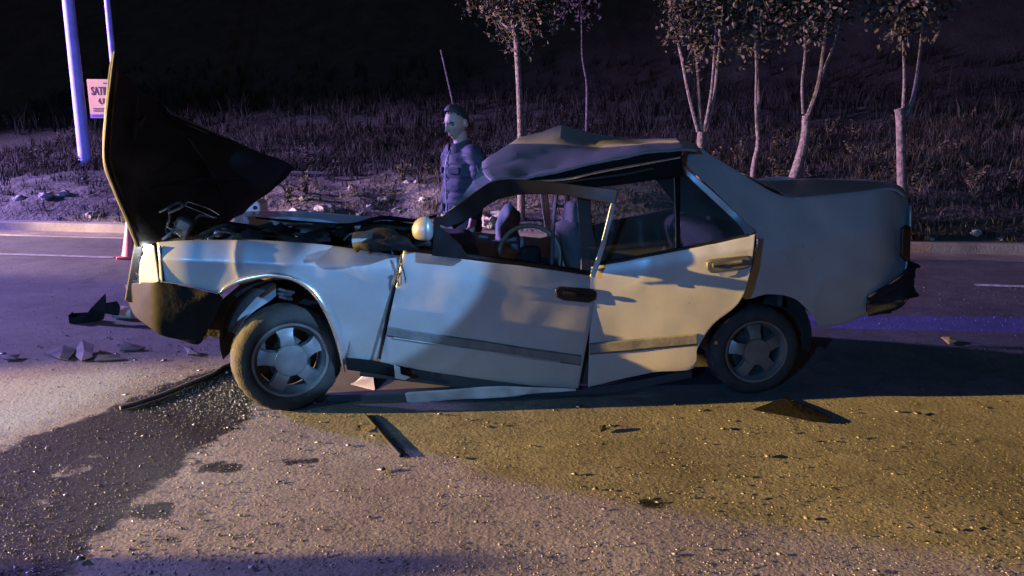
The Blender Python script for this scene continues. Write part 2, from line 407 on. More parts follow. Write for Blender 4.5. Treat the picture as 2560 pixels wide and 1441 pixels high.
def kerb_piece(name, prof, m, x0=-60, x1=60, step=.5):
    xs = np.arange(x0, x1 + .01, step); V = []
    for x in xs:
        j = .006 * noise.noise(Vector((x * .7, 3, 0)))
        for (n_off, z) in prof: V.append(along(n_off, z + j, x))
    o = mesh_obj(name, V, grid_faces(len(xs), len(prof), flip=True), m, angle=35); o['kind'] = 'structure'; return o
kerb_piece('gutter', [(-.50, -.01), (-.495, .012), (-.02, .010), (0, .012)], mat('gutter_concrete', (.20, .16, .115), .8, var=.4, scale=2.5, bump=.3))
kerb_piece('kerb', [(.002, -.02), (.012, .12), (.03, .14), (.20, .145), (.22, .10)], M_conc)

# hillside beyond the kerb
def hill_z(x, n):
    "height of the ground n metres beyond the kerb"
    if n < .2: base = .11
    else: base = .11 + .14 * (min(n, 20) - .2) + .25 * (1 - math.exp(-(n - .2) * 1.3)) * (1 + .25 * math.tanh(x / 3)) + .62 * max(0, n - 20)
    k = min(1, max(0, (n - .25) / .8))
    v = Vector((x * .5, n * .5, 1.7))
    return base + k * (.16 * noise.noise(v) + .07 * noise.noise(v * 3.1) + .035 * noise.noise(v * 9))
def hill_pt(x, n):
    p = along(n, 0, x); p.z = hill_z(x, n); return p
def soil_mat():
    m, t, b = new_mat('dry_hillside'); N = t.nodes; Lk = t.links
    tc = N.new('ShaderNodeTexCoord')
    a = N.new('ShaderNodeTexNoise'); a.inputs['Scale'].default_value = .9; a.inputs['Detail'].default_value = 9; a.inputs['Roughness'].default_value = .7
    c = N.new('ShaderNodeTexNoise'); c.inputs['Scale'].default_value = 14; c.inputs['Detail'].default_value = 7
    Lk.new(tc.outputs['Object'], a.inputs['Vector']); Lk.new(tc.outputs['Object'], c.inputs['Vector'])
    r = N.new('ShaderNodeValToRGB'); r.color_ramp.elements[0].position = .3; r.color_ramp.elements[1].position = .7
    r.color_ramp.elements[0].color = (.018, .016, .013, 1); r.color_ramp.elements[1].color = (.07, .058, .045, 1)
    Lk.new(a.outputs['Fac'], r.inputs[0])
    at = N.new('ShaderNodeAttribute'); at.attribute_name = 'bare'          # bare rubble by the kerb, dark growth above
    su = N.new('ShaderNodeMath'); su.operation = 'MULTIPLY_ADD'; su.inputs[1].default_value = 1.2; Lk.new(a.outputs['Fac'], su.inputs[0]); Lk.new(at.outputs['Fac'], su.inputs[2])
    mr = N.new('ShaderNodeMapRange'); mr.inputs['From Min'].default_value = .75; mr.inputs['From Max'].default_value = 1.35; Lk.new(su.outputs[0], mr.inputs['Value'])
    mb = N.new('ShaderNodeMix'); mb.data_type = 'RGBA'; Lk.new(mr.outputs[0], mb.inputs[0]); mb.inputs['B'].default_value = (.125, .10, .085, 1); Lk.new(r.outputs[0], mb.inputs['A'])
    r = mb
    mx = N.new('ShaderNodeMix'); mx.data_type = 'RGBA'; mx.blend_type = 'OVERLAY'; mx.inputs[0].default_value = .8
    Lk.new(r.outputs['Result'], mx.inputs['A']); Lk.new(c.outputs['Fac'], mx.inputs['B']); Lk.new(mx.outputs['Result'], b.inputs['Base Color'])
    b.inputs['Roughness'].default_value = .95
    bp = N.new('ShaderNodeBump'); bp.inputs['Strength'].default_value = .9; bp.inputs['Distance'].default_value = .06
    Lk.new(c.outputs['Fac'], bp.inputs['Height']); Lk.new(bp.outputs[0], b.inputs['Normal'])
    return m
M_soil = soil_mat()
hx = np.concatenate([np.linspace(-60, -15, 16), np.arange(-14, 12, .14), np.linspace(13, 60, 16)])
hn = np.concatenate([[.19], np.arange(.23, 5, .12), np.arange(5.2, 14, .35), np.linspace(14.5, 24, 20), np.linspace(25, 70, 16)])
hv = [hill_pt(x, n) for x in hx for n in hn]
ho = mesh_obj('hillside', hv, grid_faces(len(hx), len(hn), flip=True), M_soil, angle=0); ho['kind'] = 'structure'
bare = np.array([(.55 if x < -5 else 1.0 if x < 3 else max(0, 1 - (x - 3) / 2)) * max(0, min(1, (3.6 - n) / 1.6)) for x in hx for n in hn], np.float32)
ho.data.attributes.new('bare', 'FLOAT', 'POINT').data.foreach_set('value', bare)

# ------------------------------------------------------------------ the wrecked car
car = empty('wrecked_car', A, CAR_ROT)
tag(car, 'crushed silver saloon car with hood folded upright and roof caved in', 'car')
W = 1.62
def shoulder(px): return float(np.interp(px, [390, 1000, 1500, 1890, 2270], [648, 672, 705, 640, 548]))
def side_d(px, py):
    h = py - shoulder(px)
    if h < 0: return .0006 * -h + .0000013 * h * h
    return .0000010 * h * h
def crumple(v, amp, s=3.0):
    n = nz(v, s) + .5 * nz(v, s * 2.3, 5)
    c = max(0, 1 - 2.2 * abs(nz(v, s * .55, 9))) ** 5 * max(0, nz(v, s * .4, 21) + .15)     # sharp fold lines
    return amp * (n - 2.2 * c)
def quadpanel(name, pairs, nv=10, sub=4, dfun=None, m=M_paint, th=.012, amp=.005, mirror=False, crumple_s=3.0, bevel=.003, nodes=True, parent=None):
    top = catmull([p[0] for p in pairs], sub); bot = catmull([p[1] for p in pairs], sub)
    V = []; nu = len(top)
    for i in range(nu):
        for j in range(nv):
            t = j / (nv - 1); x, y = top[i] * (1 - t) + bot[i] * t
            d = (dfun or side_d)(x, y)
            p = L(x, y, d); p.y += crumple(p, amp, crumple_s)
            if mirror: p.y = W - p.y
            V.append(p)
    o = mesh_obj(name, V, grid_faces(nu, nv, flip=mirror), m, parent or car, angle=50)
    return solid(o, th, -1, bevel)

# --- front fender
fender_pairs = [((392, 606), (399, 706)), ((440, 602), (470, 716)), ((500, 600), (545, 733)), ((545, 600), (562, 722)), ((590, 600), (600, 702)), ((640, 600), (650, 691)),
                ((700, 603), (705, 692)), ((750, 607), (755, 710)), ((800, 611), (795, 745)), ((850, 617), (828, 800)), ((900, 624), (850, 862)), ((950, 632), (862, 912)), ((1003, 640), (948, 898))]
def fender_d(x, y):
    d = side_d(x, y)
    return d + .10 * max(0, (470 - x) / 80) ** 2 * .18
quadpanel('front_fender', fender_pairs, nv=28, sub=8, dfun=fender_d, amp=.007)
quadpanel('front_fender', fender_pairs, nv=8, dfun=fender_d, amp=.02, mirror=True)['label'] = 'crumpled far-side front fender'
arch = [(543, 742), (560, 724), (590, 706), (630, 694), (680, 688), (730, 696), (770, 718), (800, 752), (825, 800), (843, 850), (855, 900), (860, 930)]
tube('wheel_arch_trim', [L(x, y, side_d(x, y) - .006) for x, y in arch], [.007, .012, .014, .015, .015, .015, .015, .015, .014, .012, .01, .008], M_chrome, car, n=10, sub=4)
# wheel wells
def well(name, cx, cy, rad, a0, a1, depth, m, parent=car, d0=.03):
    c = L(cx, cy, .0); V = []
    for i in range(25):
        a = R(a0 + (a1 - a0) * i / 24)
        for j in range(6):
            dd = d0 + depth * j / 5
            V.append((c.x + rad * math.cos(a), dd, c.z + rad * math.sin(a)))
    V2 = list(V); f = grid_faces(25, 6)
    k = len(V2); V2.append((c.x, d0 + depth, c.z))
    f += [(i * 6 + 5, (i + 1) * 6 + 5, k) for i in range(24)]
    return mesh_obj(name, V2, f, m, parent)
well('wheel_well', 710, 860, .345, -20, 195, .42, M_rubber)
well('wheel_well', 1915, 860, .31, -15, 195, .42, M_rubber, d0=.08)
lv = [L(x, y, .11) for x, y in [(557, 748), (600, 712), (650, 698), (690, 708), (640, 745), (600, 790), (575, 830), (558, 852), (525, 838), (500, 858), (515, 820), (540, 775)]]
solid(mesh_obj('arch_liner', lv, [tuple(range(12))], M_rubber, car, smooth=False), .01)
# exposed inner metal over the front wheel
iv = [L(x, y, .16) for x, y in [(690, 712), (676, 712), (640, 730), (610, 762), (585, 800), (572, 826), (590, 838), (612, 800), (640, 775), (676, 752), (690, 740)]]
solid(mesh_obj('inner_fender_bracket', iv, [tuple(range(len(iv)))], M_pale_metal, car, smooth=False), .004)
for k, (x0, y0, x1, y1) in enumerate([(692, 722, 735, 732), (690, 733, 728, 738), (700, 742, 730, 748)]):
    tube('spring_coil', [L(x0, y0, .2), L((x0 + x1) / 2, (y0 + y1) / 2 + 1, .17), L(x1, y1, .2)], .009, M_pale_metal, car, n=8)
# --- bumper: plan path swept with a vertical profile
def bumper(name, plan, prof, m):
    V = []; P = catmull(plan, 5)
    for i, p in enumerate(P):
        a = P[max(i - 1, 0)]; b_ = P[min(i + 1, len(P) - 1)]
        t = Vector((b_[0] - a[0], b_[1] - a[1], 0)).normalized(); nrm = Vector((t.y, -t.x, 0))
        zt, zb = p[2], p[3]
        for (o_, f_) in prof:
            z = zb + (zt - zb) * f_
            q = Vector((p[0], p[1], 0)) + nrm * o_; q.z = z
            q += nrm * crumple(q, .008, 4)
            V.append(q)
    o = mesh_obj(name, V, grid_faces(len(P), len(prof), flip=False), m, car, angle=45)
    return solid(o, .012, 0, .003)
a0 = L(552, 748, 0); a1 = L(497, 860, 0); b0 = L(398, 712, .02); b1 = L(398, 836, .02); c0 = L(318, 706, .22); c1 = L(338, 792, .22)
prof = [(.005, 1), (.03, .97), (.034, .75), (.030, .66), (.036, .6), (.036, .3), (.02, .06), (0, 0)]
def bumper_d(x, y):
    t = (y - 700) / 160
    return .00006 * max(0, 400 - x) ** 2 - .035 + .03 * (2 * min(1, max(0, t)) - .7) ** 2
bmp = quadpanel('front_bumper', [((557, 745), (554, 754)), ((548, 738), (536, 795)), ((535, 734), (515, 832)), ((512, 728), (496, 862)), ((468, 718), (450, 851)), ((420, 709), (402, 838)), ((370, 706), (364, 812)), ((335, 707), (338, 790)), ((314, 712), (324, 764))][::-1], nv=14, sub=4, dfun=bumper_d, m=M_bumper, amp=.012, crumple_s=5, th=.012)
bumper('bumper_face', [(c0.x - .0, .40, c0.z, c1.z + .02), (c0.x - .05, .7, c0.z, c1.z + .02), (c0.x - .06, W - .5, c0.z - .05, c1.z), (c0.x, W - .15, c0.z - .05, c1.z), (b0.x, W, b0.z - .05, b1.z)], prof[::-1], M_bumper)
# --- headlamp: corner lens, housing, lit bulb, bezel
hp = [((386, 614), (398, 704)), ((376, 617), (388, 707)), ((366, 625), (372, 709)), ((358, 640), (356, 710)), ((352, 655), (346, 710))]
def head_d(x, y): return .02 + .0022 * max(0, 398 - x)
lens = quadpanel('headlight', hp, nv=8, sub=3, dfun=head_d, m=M_lens, th=.006, amp=.002)
lens['label'] = 'lit white headlamp corner lens'
hl = L(372, 625, .16)
bm = bmesh.new(); bmesh.ops.create_uvsphere(bm, u_segments=16, v_segments=10, radius=.028, matrix=Matrix.Translation(hl)); bm_obj('bulb', bm, M_bulb, lens)
tube('lamp_bezel', [L(400, 615, .03), L(404, 660, .018), L(408, 705, .01)], .006, M_frame, lens, n=6)
lp = lamp('headlamp_bulb_light', 'POINT', A + U * (hl.x - .09) + D * (hl.y + .0) + Vector((0, 0, hl.z + .02)), (.95, 1, .95), 2, .02)
# chrome clip shard below the lens
sv = [L(x, y, .12) for x, y in [(350, 690), (338, 682), (344, 700), (330, 702), (352, 712)]]
solid(mesh_obj('broken_lens_shard', sv, [(0, 1, 2), (2, 3, 4), (0, 2, 4)], M_bag, car, smooth=False), .002)

# --- hood, folded upright on its front edge
hood_rows = [
 [(348, 617, .10), (430, 598, .40), (520, 575, .80), (575, 552, 1.10), (604, 536, 1.38)],
 [(318, 540, .06), (410, 540, .42), (510, 520, .84), (590, 510, 1.12), (650, 500, 1.42)],
 [(284, 462, .02), (395, 470, .46), (505, 455, .80), (600, 455, 1.15), (700, 462, 1.46)],
 [(264, 395, .0), (380, 385, .38), (500, 390, .86), (620, 405, 1.10), (724, 438, 1.50)],
 [(268, 300, .0), (360, 318, .42), (470, 338, .82), (602, 368, 1.14), (726, 412, 1.50)],
 [(277, 215, .02), (325, 240, .30), (400, 290, .66), (500, 326, .98), (640, 376, 1.30)],
 [(288, 129, .04), (302, 170, .20), (352, 224, .45), (405, 270, .66), (486, 316, .95)]]
g = [[np.array(c, float) for c in row] for row in hood_rows]
g = [catmull(row, 6) for row in g]
cols = [catmull([g[r][c] for r in range(len(g))], 6) for c in range(len(g[0]))]
V = []
for c, col in enumerate(cols):
    for r, p in enumerate(col):
        q = L(p[0], p[1], p[2]); k = nz(q, 4.5) * .022 + nz(q, 10, 3) * .008
        q += Vector((k, k * .4, 0)) * (0.25 if c == 0 else 1); V.append(q)
hood = mesh_obj('hood', V, grid_faces(len(cols), len(cols[0]), flip=True), M_under, car, angle=28)
hood.data.materials.append(M_paint)
hood['label'] = 'crumpled hood standing upright with dark underside showing'
md = hood.modifiers.new('thickness', 'SOLIDIFY'); md.thickness = .018; md.offset = -1; md.material_offset = 1; md.material_offset_rim = 0
hood.data.update()
M_brace = mat('hood_brace_steel', (.022, .024, .028), .4, metal=.4, var=.7)
edge_pts = [L(p[0] - 1, p[1], p[2] - .012) for p in cols[0]]
tube('hood_lip', edge_pts, .007, M_brace, hood, n=8)
ins_pts = [L(p[0] + 13, p[1] + 3, p[2] + .03) for p in cols[0][3:-2]]
tube('hood_lip', ins_pts, [.004 + .005 * abs(math.sin(i * .5)) for i in range(len(ins_pts))], M_steel, hood, n=6)
for pts in ([(345, 235, .30), (335, 330, .30), (320, 430, .34), (330, 500, .38), (365, 560, .38)], [(365, 290, .4), (350, 310, .4), (342, 345, .4)], [(470, 345, .74), (520, 420, .84), (560, 500, .95)], [(380, 470, .40), (480, 455, .66), (600, 445, 1.0)], [(345, 500, .36), (355, 520, .36), (372, 545, .38)]):
    tube('hood_brace', [L(x, y, d_ - .02) for x, y, d_ in pts], [.018 if i % 2 else .006 for i in range(len(pts))], M_brace, hood, n=6, sub=5)

# --- engine bay
def rock_geo(c, r, seed, sx=1, sy=1, sz=1, sub=2, rough=.35):
    bm = bmesh.new(); bmesh.ops.create_icosphere(bm, subdivisions=sub, radius=1)
    V = []
    for v in bm.verts:
        n = v.co.normalized(); k = 1 + rough * noise.noise(n * 1.6 + Vector((seed * 3.1, seed, -seed)))
        V.append(Vector(c) + Vector((n.x * sx, n.y * sy, n.z * sz)) * r * k)
    Fc = [tuple(x.index for x in f.verts) for f in bm.faces]; bm.free(); return V, Fc
e0 = L(640, 610, .4)
bbox_obj('engine_block', L(660, 640, .75), (.62, .5, .30), M_steel, car, Matrix.Rotation(.15, 3, 'Y'), .02)
bbox_obj('battery', L(845, 610, .62) , (.22, .18, .17), M_black, car, Matrix.Rotation(-.2, 3, 'Y'), .01)
bbox_obj('engine_cover', L(730, 592, .62), (.35, .3, .06), M_black, car, Matrix.Rotation(.08, 3, 'Y'), .015)
bbox_obj('fluid_tank', L(546, 584, .30), (.038, .05, .036), M_bag, car, Matrix.Rotation(.1, 3, 'Y'), .008)
bbox_obj('strut_tower', L(700, 640, .25), (.22, .2, .14), M_steel, car, None, .03)
bbox_obj('radiator', L(420, 640, .8), (.05, 1.1, .36), M_black, car, Matrix.Rotation(.25, 3, 'Y'), .01)
bbox_obj('firewall', L(985, 680, .8), (.05, 1.36, .50), M_dark, car, None, .01)
bbox_obj('headlamp_housing', L(462, 568, .35), (.10, .10, .11), M_steel, car, Matrix.Rotation(.5, 3, 'Y'), .02)
for pts, r_, m_ in [([(470, 505, .5), (520, 522, .5), (548, 538, .5)], .003, M_chrome), ([(460, 514, .5), (500, 530, .5), (535, 545, .5)], .003, M_chrome), ([(470, 505, .5), (465, 509, .5), (460, 514, .5)], .003, M_chrome),
                ([(405, 600, .2), (425, 585, .22), (436, 574, .25)], .008, M_pale_metal), ([(418, 568, .3), (440, 580, .28), (452, 592, .25)], .003, M_pale_metal),
                ([(398, 530, .3), (420, 520, .3), (445, 508, .32), (458, 515, .3), (440, 525, .3), (420, 532, .3)], .009, M_steel), ([(422, 515, .3), (424, 545, .3), (416, 575, .3), (425, 592, .25)], .008, M_steel),
                ([(500, 590, .3), (560, 565, .35), (620, 575, .4), (680, 560, .5)], .014, M_rubber), ([(600, 592, .4), (680, 575, .45), (760, 588, .4), (840, 580, .4)], .012, M_rubber), ([(430, 560, .4), (470, 545, .4), (500, 570, .4), (480, 590, .35)], .008, M_rubber)]:
    tube('engine_hose', [L(x, y, d_) for x, y, d_ in pts], r_, m_, car, n=8, sub=5)
V_, F_ = tube_geo([L(770, 590, .55), L(770, 572, .55), L(770, 566, .55)], [.10, .10, .09], 24); mesh_obj('air_filter', V_, F_, M_steel, car)
for x_, y_, d_ in ((820, 588, .5), (846, 590, .5)):
    V_, F_ = tube_geo([L(x_, y_, d_), L(x_, y_ - 9, d_)], .012, 10); mesh_obj('battery_terminal', V_, F_, M_pale_metal, car)
for pts in ([(520, 598, .2), (560, 580, .3), (600, 590, .35)], [(640, 585, .4), (700, 566, .6), (760, 560, .8), (820, 566, .9)], [(480, 560, .4), (500, 540, .5), (540, 545, .6)], [(860, 600, .3), (880, 585, .35), (900, 595, .3)]):
    tube('engine_pipe', [L(x, y, d_) for x, y, d_ in pts], .007, M_pale_metal, car, n=8, sub=5)
for k in range(26):
    x = random.uniform(420, 880); y = random.uniform(572, 602) ; d_ = random.uniform(.25, .9)
    V_, F_ = rock_geo(L(x, y, d_), random.uniform(.03, .07), k, 1.4, 1, .6, 2, .8)
    mesh_obj('engine_part', V_, F_, random.choice([M_steel, M_black, M_black, M_rubber]), car, angle=25)
# far inner fender rail that shows above the near fender
rail = [(610, 541), (680, 543), (740, 543), (800, 548), (850, 556), (900, 566), (960, 570)]
quadpanel('far_fender_rail', [((x, y), (x + 6, y + 60)) for x, y in rail], nv=5, dfun=lambda x, y: 1.42, m=M_pale_metal, amp=.03, crumple_s=5)

# --- mangled black cowl torn over the fender, with the broken mirror base
cow = [[(905, 566, .3), (955, 548, .45), (1010, 556, .4), (1055, 552, .3)], [(884, 592, .02), (940, 570, .05), (1000, 580, .02), (1060, 585, .05)], [(882, 612, -.12), (930, 600, -.20), (1000, 605, -.18), (1055, 612, -.06)], [(890, 630, -.12), (925, 624, -.20), (1000, 624, -.15), (1040, 630, -.03)]]
gg = [catmull([np.array(c, float) for c in row], 6) for row in cow]; cc = [catmull([gg[r][c] for r in range(4)], 5) for c in range(len(gg[0]))]
V = [];
for col in cc:
    for p in col:
        q = L(*p); q += Vector((0, crumple(q, .05, 6), crumple(q, .03, 7))); V.append(q)
cowl = mesh_obj('torn_cowl', V, grid_faces(len(cc), len(cc[0])), M_blackest, car, angle=25); solid(cowl, .008, 0)
tube('torn_cowl_edge', [L(640, 545, 1.2), L(800, 560, .9), L(880, 562, .5), L(955, 545, .42), L(1040, 552, .3), L(1090, 540, .2)], [.006, .012, .012, .014, .012, .008], M_blackest, car, n=6, sub=5)
gv = [L(x, y, -.19) for x, y in [(880, 590), (935, 572), (930, 595), (918, 600), (882, 606)]]
solid(mesh_obj('broken_mirror_glass', gv, [tuple(range(5))], M_glass, car, smooth=False), .004)
gv = [L(x, y, -.205) for x, y in [(880, 597), (918, 597), (905, 604), (880, 607)]]
solid(mesh_obj('mirror_edge', gv, [tuple(range(4))], M_pale_metal, car, smooth=False), .006)
# round silver mirror shell + black sail
bm = bmesh.new(); bmesh.ops.create_uvsphere(bm, u_segments=32, v_segments=18, radius=1)
c = L(1066, 576, -.10)
for v in bm.verts:
    x, y, z = v.co; x = x * .075 if x < 0 else x * .035
    if z < -.55: z = -.55 + (z + .55) * .5
    v.co = Vector((c.x + x, c.y + y * .055, c.z + z * .072))
mir = bm_obj('wing_mirror', bm, M_mirror, car, angle=0)
sail = [L(x, y, -.04) for x, y in [(1084, 545), (1104, 540), (1100, 566), (1150, 610), (1170, 645), (1080, 636), (1083, 600)]]
solid(mesh_obj('mirror_sail', sail, [tuple(range(7))], M_frame, mir, smooth=False), .05)
tube('mirror_foot', [L(1030, 615, -.06), L(1058, 606, -.08), L(1080, 612, -.06)], [.012, .02, .016], M_black, mir, n=8, sub=3)

# --- front door, pushed out at its rear edge
def fdoor_d(x, y):
    h = (y - (655 + (x - 1010) * .13))
    base = .0000009 * max(0, h - 30) ** 2 + (.00012 * (30 - h) if h < 30 else 0)
    return base - .015 - .015 * max(0, (x - 990) / 480)
fd_pairs = [((1009, 627), (950, 906)), ((1100, 638), (1050, 926)), ((1200, 651), (1150, 941)), ((1300, 664), (1250, 955)), ((1400, 678), (1350, 966)), ((1498, 692), (1446, 972))]
fdoor = quadpanel('front_door', fd_pairs, nv=30, sub=9, dfun=fdoor_d, amp=.006, th=.016)
fdoor['label'] = 'front door hanging ajar with its window gone'
tube('door_seam', [L(1006, 636, .0), L(985, 720, -.003), L(965, 800, -.003), L(949, 897, .01)], .006, M_frame, car, n=6, sub=4)
def strip_panel(name, pts, hh, dfun, m, parent, out=.012, nv=4):
    "moulding: raised strip following pixel polyline, hh pixels tall"
    P = catmull(pts, 6); V = []
    for (x, y) in P:
        for k, (t, o_) in enumerate([(0, 0), (.15, 1), (.85, 1), (1, 0)]):
            yy = y + hh * t; d = dfun(x, yy) - out * o_ - .002
            V.append(L(x, yy, d))
    return mesh_obj(name, V, grid_faces(len(P), 4), m, parent, angle=30)
strip_panel('side_moulding', [(968, 815), (1060, 831), (1200, 851), (1320, 870), (1452, 888)], 27, fdoor_d, M_strip, fdoor)
tube('moulding_edge', [L(x, y, fdoor_d(x, y) - .012) for x, y in [(985, 845), (1100, 862), (1250, 884), (1400, 906)]], .003, M_pale_metal, fdoor, n=6, sub=4)
tube('belt_rubber', [L(x, y, fdoor_d(x, y) + .015) for x, y in [(1006, 624), (1100, 634), (1250, 653), (1400, 674), (1500, 690)]], [.012, .018, .02, .02, .014], M_frame, fdoor, n=8, sub=4)
M_handle = mat('grey_handle', (.022, .021, .02), .5)
# handle
def handle(parent, pts, cup, dfun, m):
    o = []
    for (x, y) in pts: o.append(L(x, y, dfun(x, y)))
    V = [p + Vector((0, -.022, 0)) for p in o] + [p + Vector((0, .004, 0)) for p in o]
    n = len(o); f = [tuple(range(n))] + [(i, i + n, (i + 1) % n + n, (i + 1) % n) for i in range(n)]
    h = mesh_obj('door_handle', V, f, m, parent, angle=30)
    b_ = h.modifiers.new('edge', 'BEVEL'); b_.width = .006; b_.segments = 2; b_.limit_method = 'ANGLE'; b_.angle_limit = R(40)
    x0, y0, x1, y1 = cup
    tube('handle_grip', [L(x0, y0, dfun(x0, y0) - .03), L((x0 + x1) / 2, (y0 + y1) / 2, dfun(x0, y0) - .036), L(x1, y1, dfun(x1, y1) - .03)], [.012, .014, .012], m, h, n=8, sub=4)
    return h
handle(fdoor, [(1386, 722), (1400, 716), (1480, 722), (1490, 730), (1488, 748), (1470, 756), (1408, 750), (1390, 742)], (1408, 732, 1475, 740), fdoor_d, M_frame)
# black window frame above the door, bent
def bar(name, pts, m, parent, thick=.02):
    "flat bar given as upper and lower pixel edge"
    up = catmull([p[0] for p in pts], 5); lo = catmull([p[1] for p in pts], 5); V = []
    for a, b_ in zip(up, lo):
        d = a[2]
        V += [L(a[0], a[1], d), L(b_[0], b_[1], d), L(b_[0], b_[1], d + thick), L(a[0], a[1], d + thick)]
    n = len(up); f = []
    for i in range(n - 1):
        for k in range(4):
            p = i * 4 + k; q = i * 4 + (k + 1) % 4
            f.append((p, q, q + 4, p + 4))
    f += [(3, 2, 1, 0), (n * 4 - 4, n * 4 - 3, n * 4 - 2, n * 4 - 1)]
    o = mesh_obj(name, V, f, m, parent, angle=40)
    b2 = o.modifiers.new('edge', 'BEVEL'); b2.width = .004; b2.segments = 2; b2.limit_method = 'ANGLE'; b2.angle_limit = R(45)
    return o
bar('window_frame', [((1086, 556, -.03), (1118, 570, -.03)), ((1140, 515, -.02), (1175, 546, -.02)), ((1205, 468, -.01), (1232, 506, -.01)), ((1240, 452, -.01), (1272, 492, -.01)), ((1290, 449, -.01), (1320, 486, -.01)),
                     ((1380, 455, -.04), (1400, 488, -.04)), ((1470, 466, -.08), (1470, 499, -.08)), ((1547, 474, -.12), (1537, 512, -.12))], M_frame, fdoor, .035)
bar('window_run_channel', [((1527, 508, -.12), (1540, 510, -.12)), ((1512, 570, -.13), (1524, 573, -.13)), ((1495, 632, -.14), (1507, 636, -.14)), ((1474, 692, -.15), (1487, 695, -.15))], M_pale_metal, fdoor, .02)
# A pillar edge and windscreen remnant
tube('a_pillar', [L(1088, 556, .0), L(1150, 512, .03), L(1215, 466, .06), L(1250, 452, .08)], [.008, .010, .012, .014], M_paint, car, n=8, sub=4)
wv = [L(1100, 553, .05), L(1150, 503, .12), L(1185, 455, .22), L(1203, 418, .38), L(1212, 440, .28), L(1240, 455, .12), L(1200, 480, .08), L(1150, 516, .05)]
solid(mesh_obj('shattered_windscreen', wv, [(0, 1, 7), (1, 2, 6, 7), (2, 3, 4), (2, 4, 5, 6)], M_wind, car, smooth=False), .006)

# --- rear door
def rdoor_d(x, y):
    h = y - float(np.interp(x, [1480, 1890], [690, 620]))
    return (-.03 - .19 * (x - 1480) / 410) + (.0000008 * h * h if h > 0 else .0004 * -h)
rd_pairs = [((1478, 668), (1470, 968)), ((1560, 654), (1560, 947)), ((1640, 638), (1640, 930)), ((1700, 627), (1732, 921)), ((1755, 616), (1744, 872)), ((1815, 603), (1783, 812)), ((1858, 593), (1850, 754)), ((1888, 586), (1880, 664))]
rdoor = quadpanel('rear_door', rd_pairs, nv=30, sub=8, dfun=rdoor_d, amp=.006, th=.016)
rdoor['label'] = 'rear door still on its hinges, pale and dusty'
strip_panel('side_moulding', [(1474, 858), (1560, 851), (1650, 842), (1742, 834)], 30, rdoor_d, M_strip, rdoor)
handle(rdoor, [(1763, 655), (1775, 648), (1868, 639), (1878, 650), (1874, 664), (1855, 672), (1775, 682), (1764, 672)], (1782, 664, 1856, 654), rdoor_d, M_handle)
cupv = [L(x, y, rdoor_d(x, y) - .006) for x, y in [(1792, 678), (1848, 672), (1840, 686), (1820, 692), (1800, 690)]]
solid(mesh_obj('handle_cup', cupv, [tuple(range(5))], M_chrome, rdoor, smooth=False), .006)
def rw_d(x, y): return .02 + .0011 * max(0, 640 - y)
bar('window_frame', [((1704, 415, rw_d(0, 415)), (1712, 436, rw_d(0, 415))), ((1745, 446, rw_d(0, 446)), (1738, 462, rw_d(0, 446))), ((1800, 494, rw_d(0, 494)), (1788, 508, rw_d(0, 494))), ((1850, 540, rw_d(0, 540)), (1838, 556, rw_d(0, 540))), ((1888, 578, .0), (1868, 594, .0))], M_paint, rdoor, .03)
bar('window_frame', [((1440, 452, .20), (1440, 470, .20)), ((1560, 436, .22), (1560, 456, .22)), ((1650, 424, .24), (1650, 446, .24)), ((1706, 414, .25), (1706, 440, .25))], M_frame, rdoor, .03)
bar('window_divider', [((1686, 438, .22), (1697, 438, .22)), ((1689, 530, .12), (1700, 530, .12)), ((1690, 624, .03), (1702, 622, .03))], M_frame, rdoor, .02)
tube('divider_trim', [L(1685, 440, .20), L(1688, 530, .10), L(1689, 622, .01)], .0035, M_chrome, rdoor, n=6, sub=3)
wg = [L(1450, 470, .21), L(1560, 456, .22), L(1688, 442, .22), L(1692, 622, .02), L(1560, 648, .02), L(1480, 660, .02)]
solid(mesh_obj('window_glass', wg, [tuple(range(6))], M_glass, rdoor, smooth=False), .004)
wg = [L(1700, 442, .22), L(1714, 438, .22), L(1790, 510, .15), L(1840, 556, .08), L(1868, 592, .03), L(1800, 604, .02), L(1702, 620, .02)]
solid(mesh_obj('quarter_glass', wg, [tuple(range(7))], M_glass, rdoor, smooth=False), .004)
tube('belt_rubber', [L(x, y, rdoor_d(x, y) + .01) for x, y in [(1480, 662), (1560, 651), (1700, 624), (1800, 605), (1872, 590)]], .012, M_frame, rdoor, n=8, sub=4)
# B pillar stump between the doors
bar('b_pillar', [((1440, 470, .12), (1475, 470, .12)), ((1446, 560, .08), (1480, 560, .08)), ((1452, 680, .05), (1500, 680, .05)), ((1440, 960, .06), (1500, 960, .06))], M_dark, car, .06)
# dark gap where the lower pillar shows behind the door edge
# --- rear quarter with C pillar
q_pairs = [((1704, 391), (1708, 406)), ((1745, 370), (1748, 442)), ((1782, 391), (1802, 492)), ((1850, 432), (1888, 584)), ((1930, 480), (1885, 652)), ((1985, 497), (1858, 745)), ((2012, 495), (1920, 736)),
           ((2042, 492), (1988, 748)), ((2080, 489), (2034, 796)), ((2112, 486), (2052, 820)), ((2160, 481), (2130, 800)), ((2222, 474), (2206, 765)), ((2262, 492), (2250, 740)), ((2276, 520), (2262, 700))]
def quarter_d(x, y):
    d = side_d(x, y) + .03
    if x > 2180: d += .00002 * (x - 2180) ** 2
    if y > 700: d += .0000025 * (y - 700) ** 2
    return d
quadpanel('rear_quarter', q_pairs, nv=36, sub=7, dfun=quarter_d, amp=.009)
quadpanel('rear_quarter', q_pairs, nv=10, sub=4, dfun=quarter_d, amp=.02, mirror=True)['label'] = 'far-side rear quarter panel'
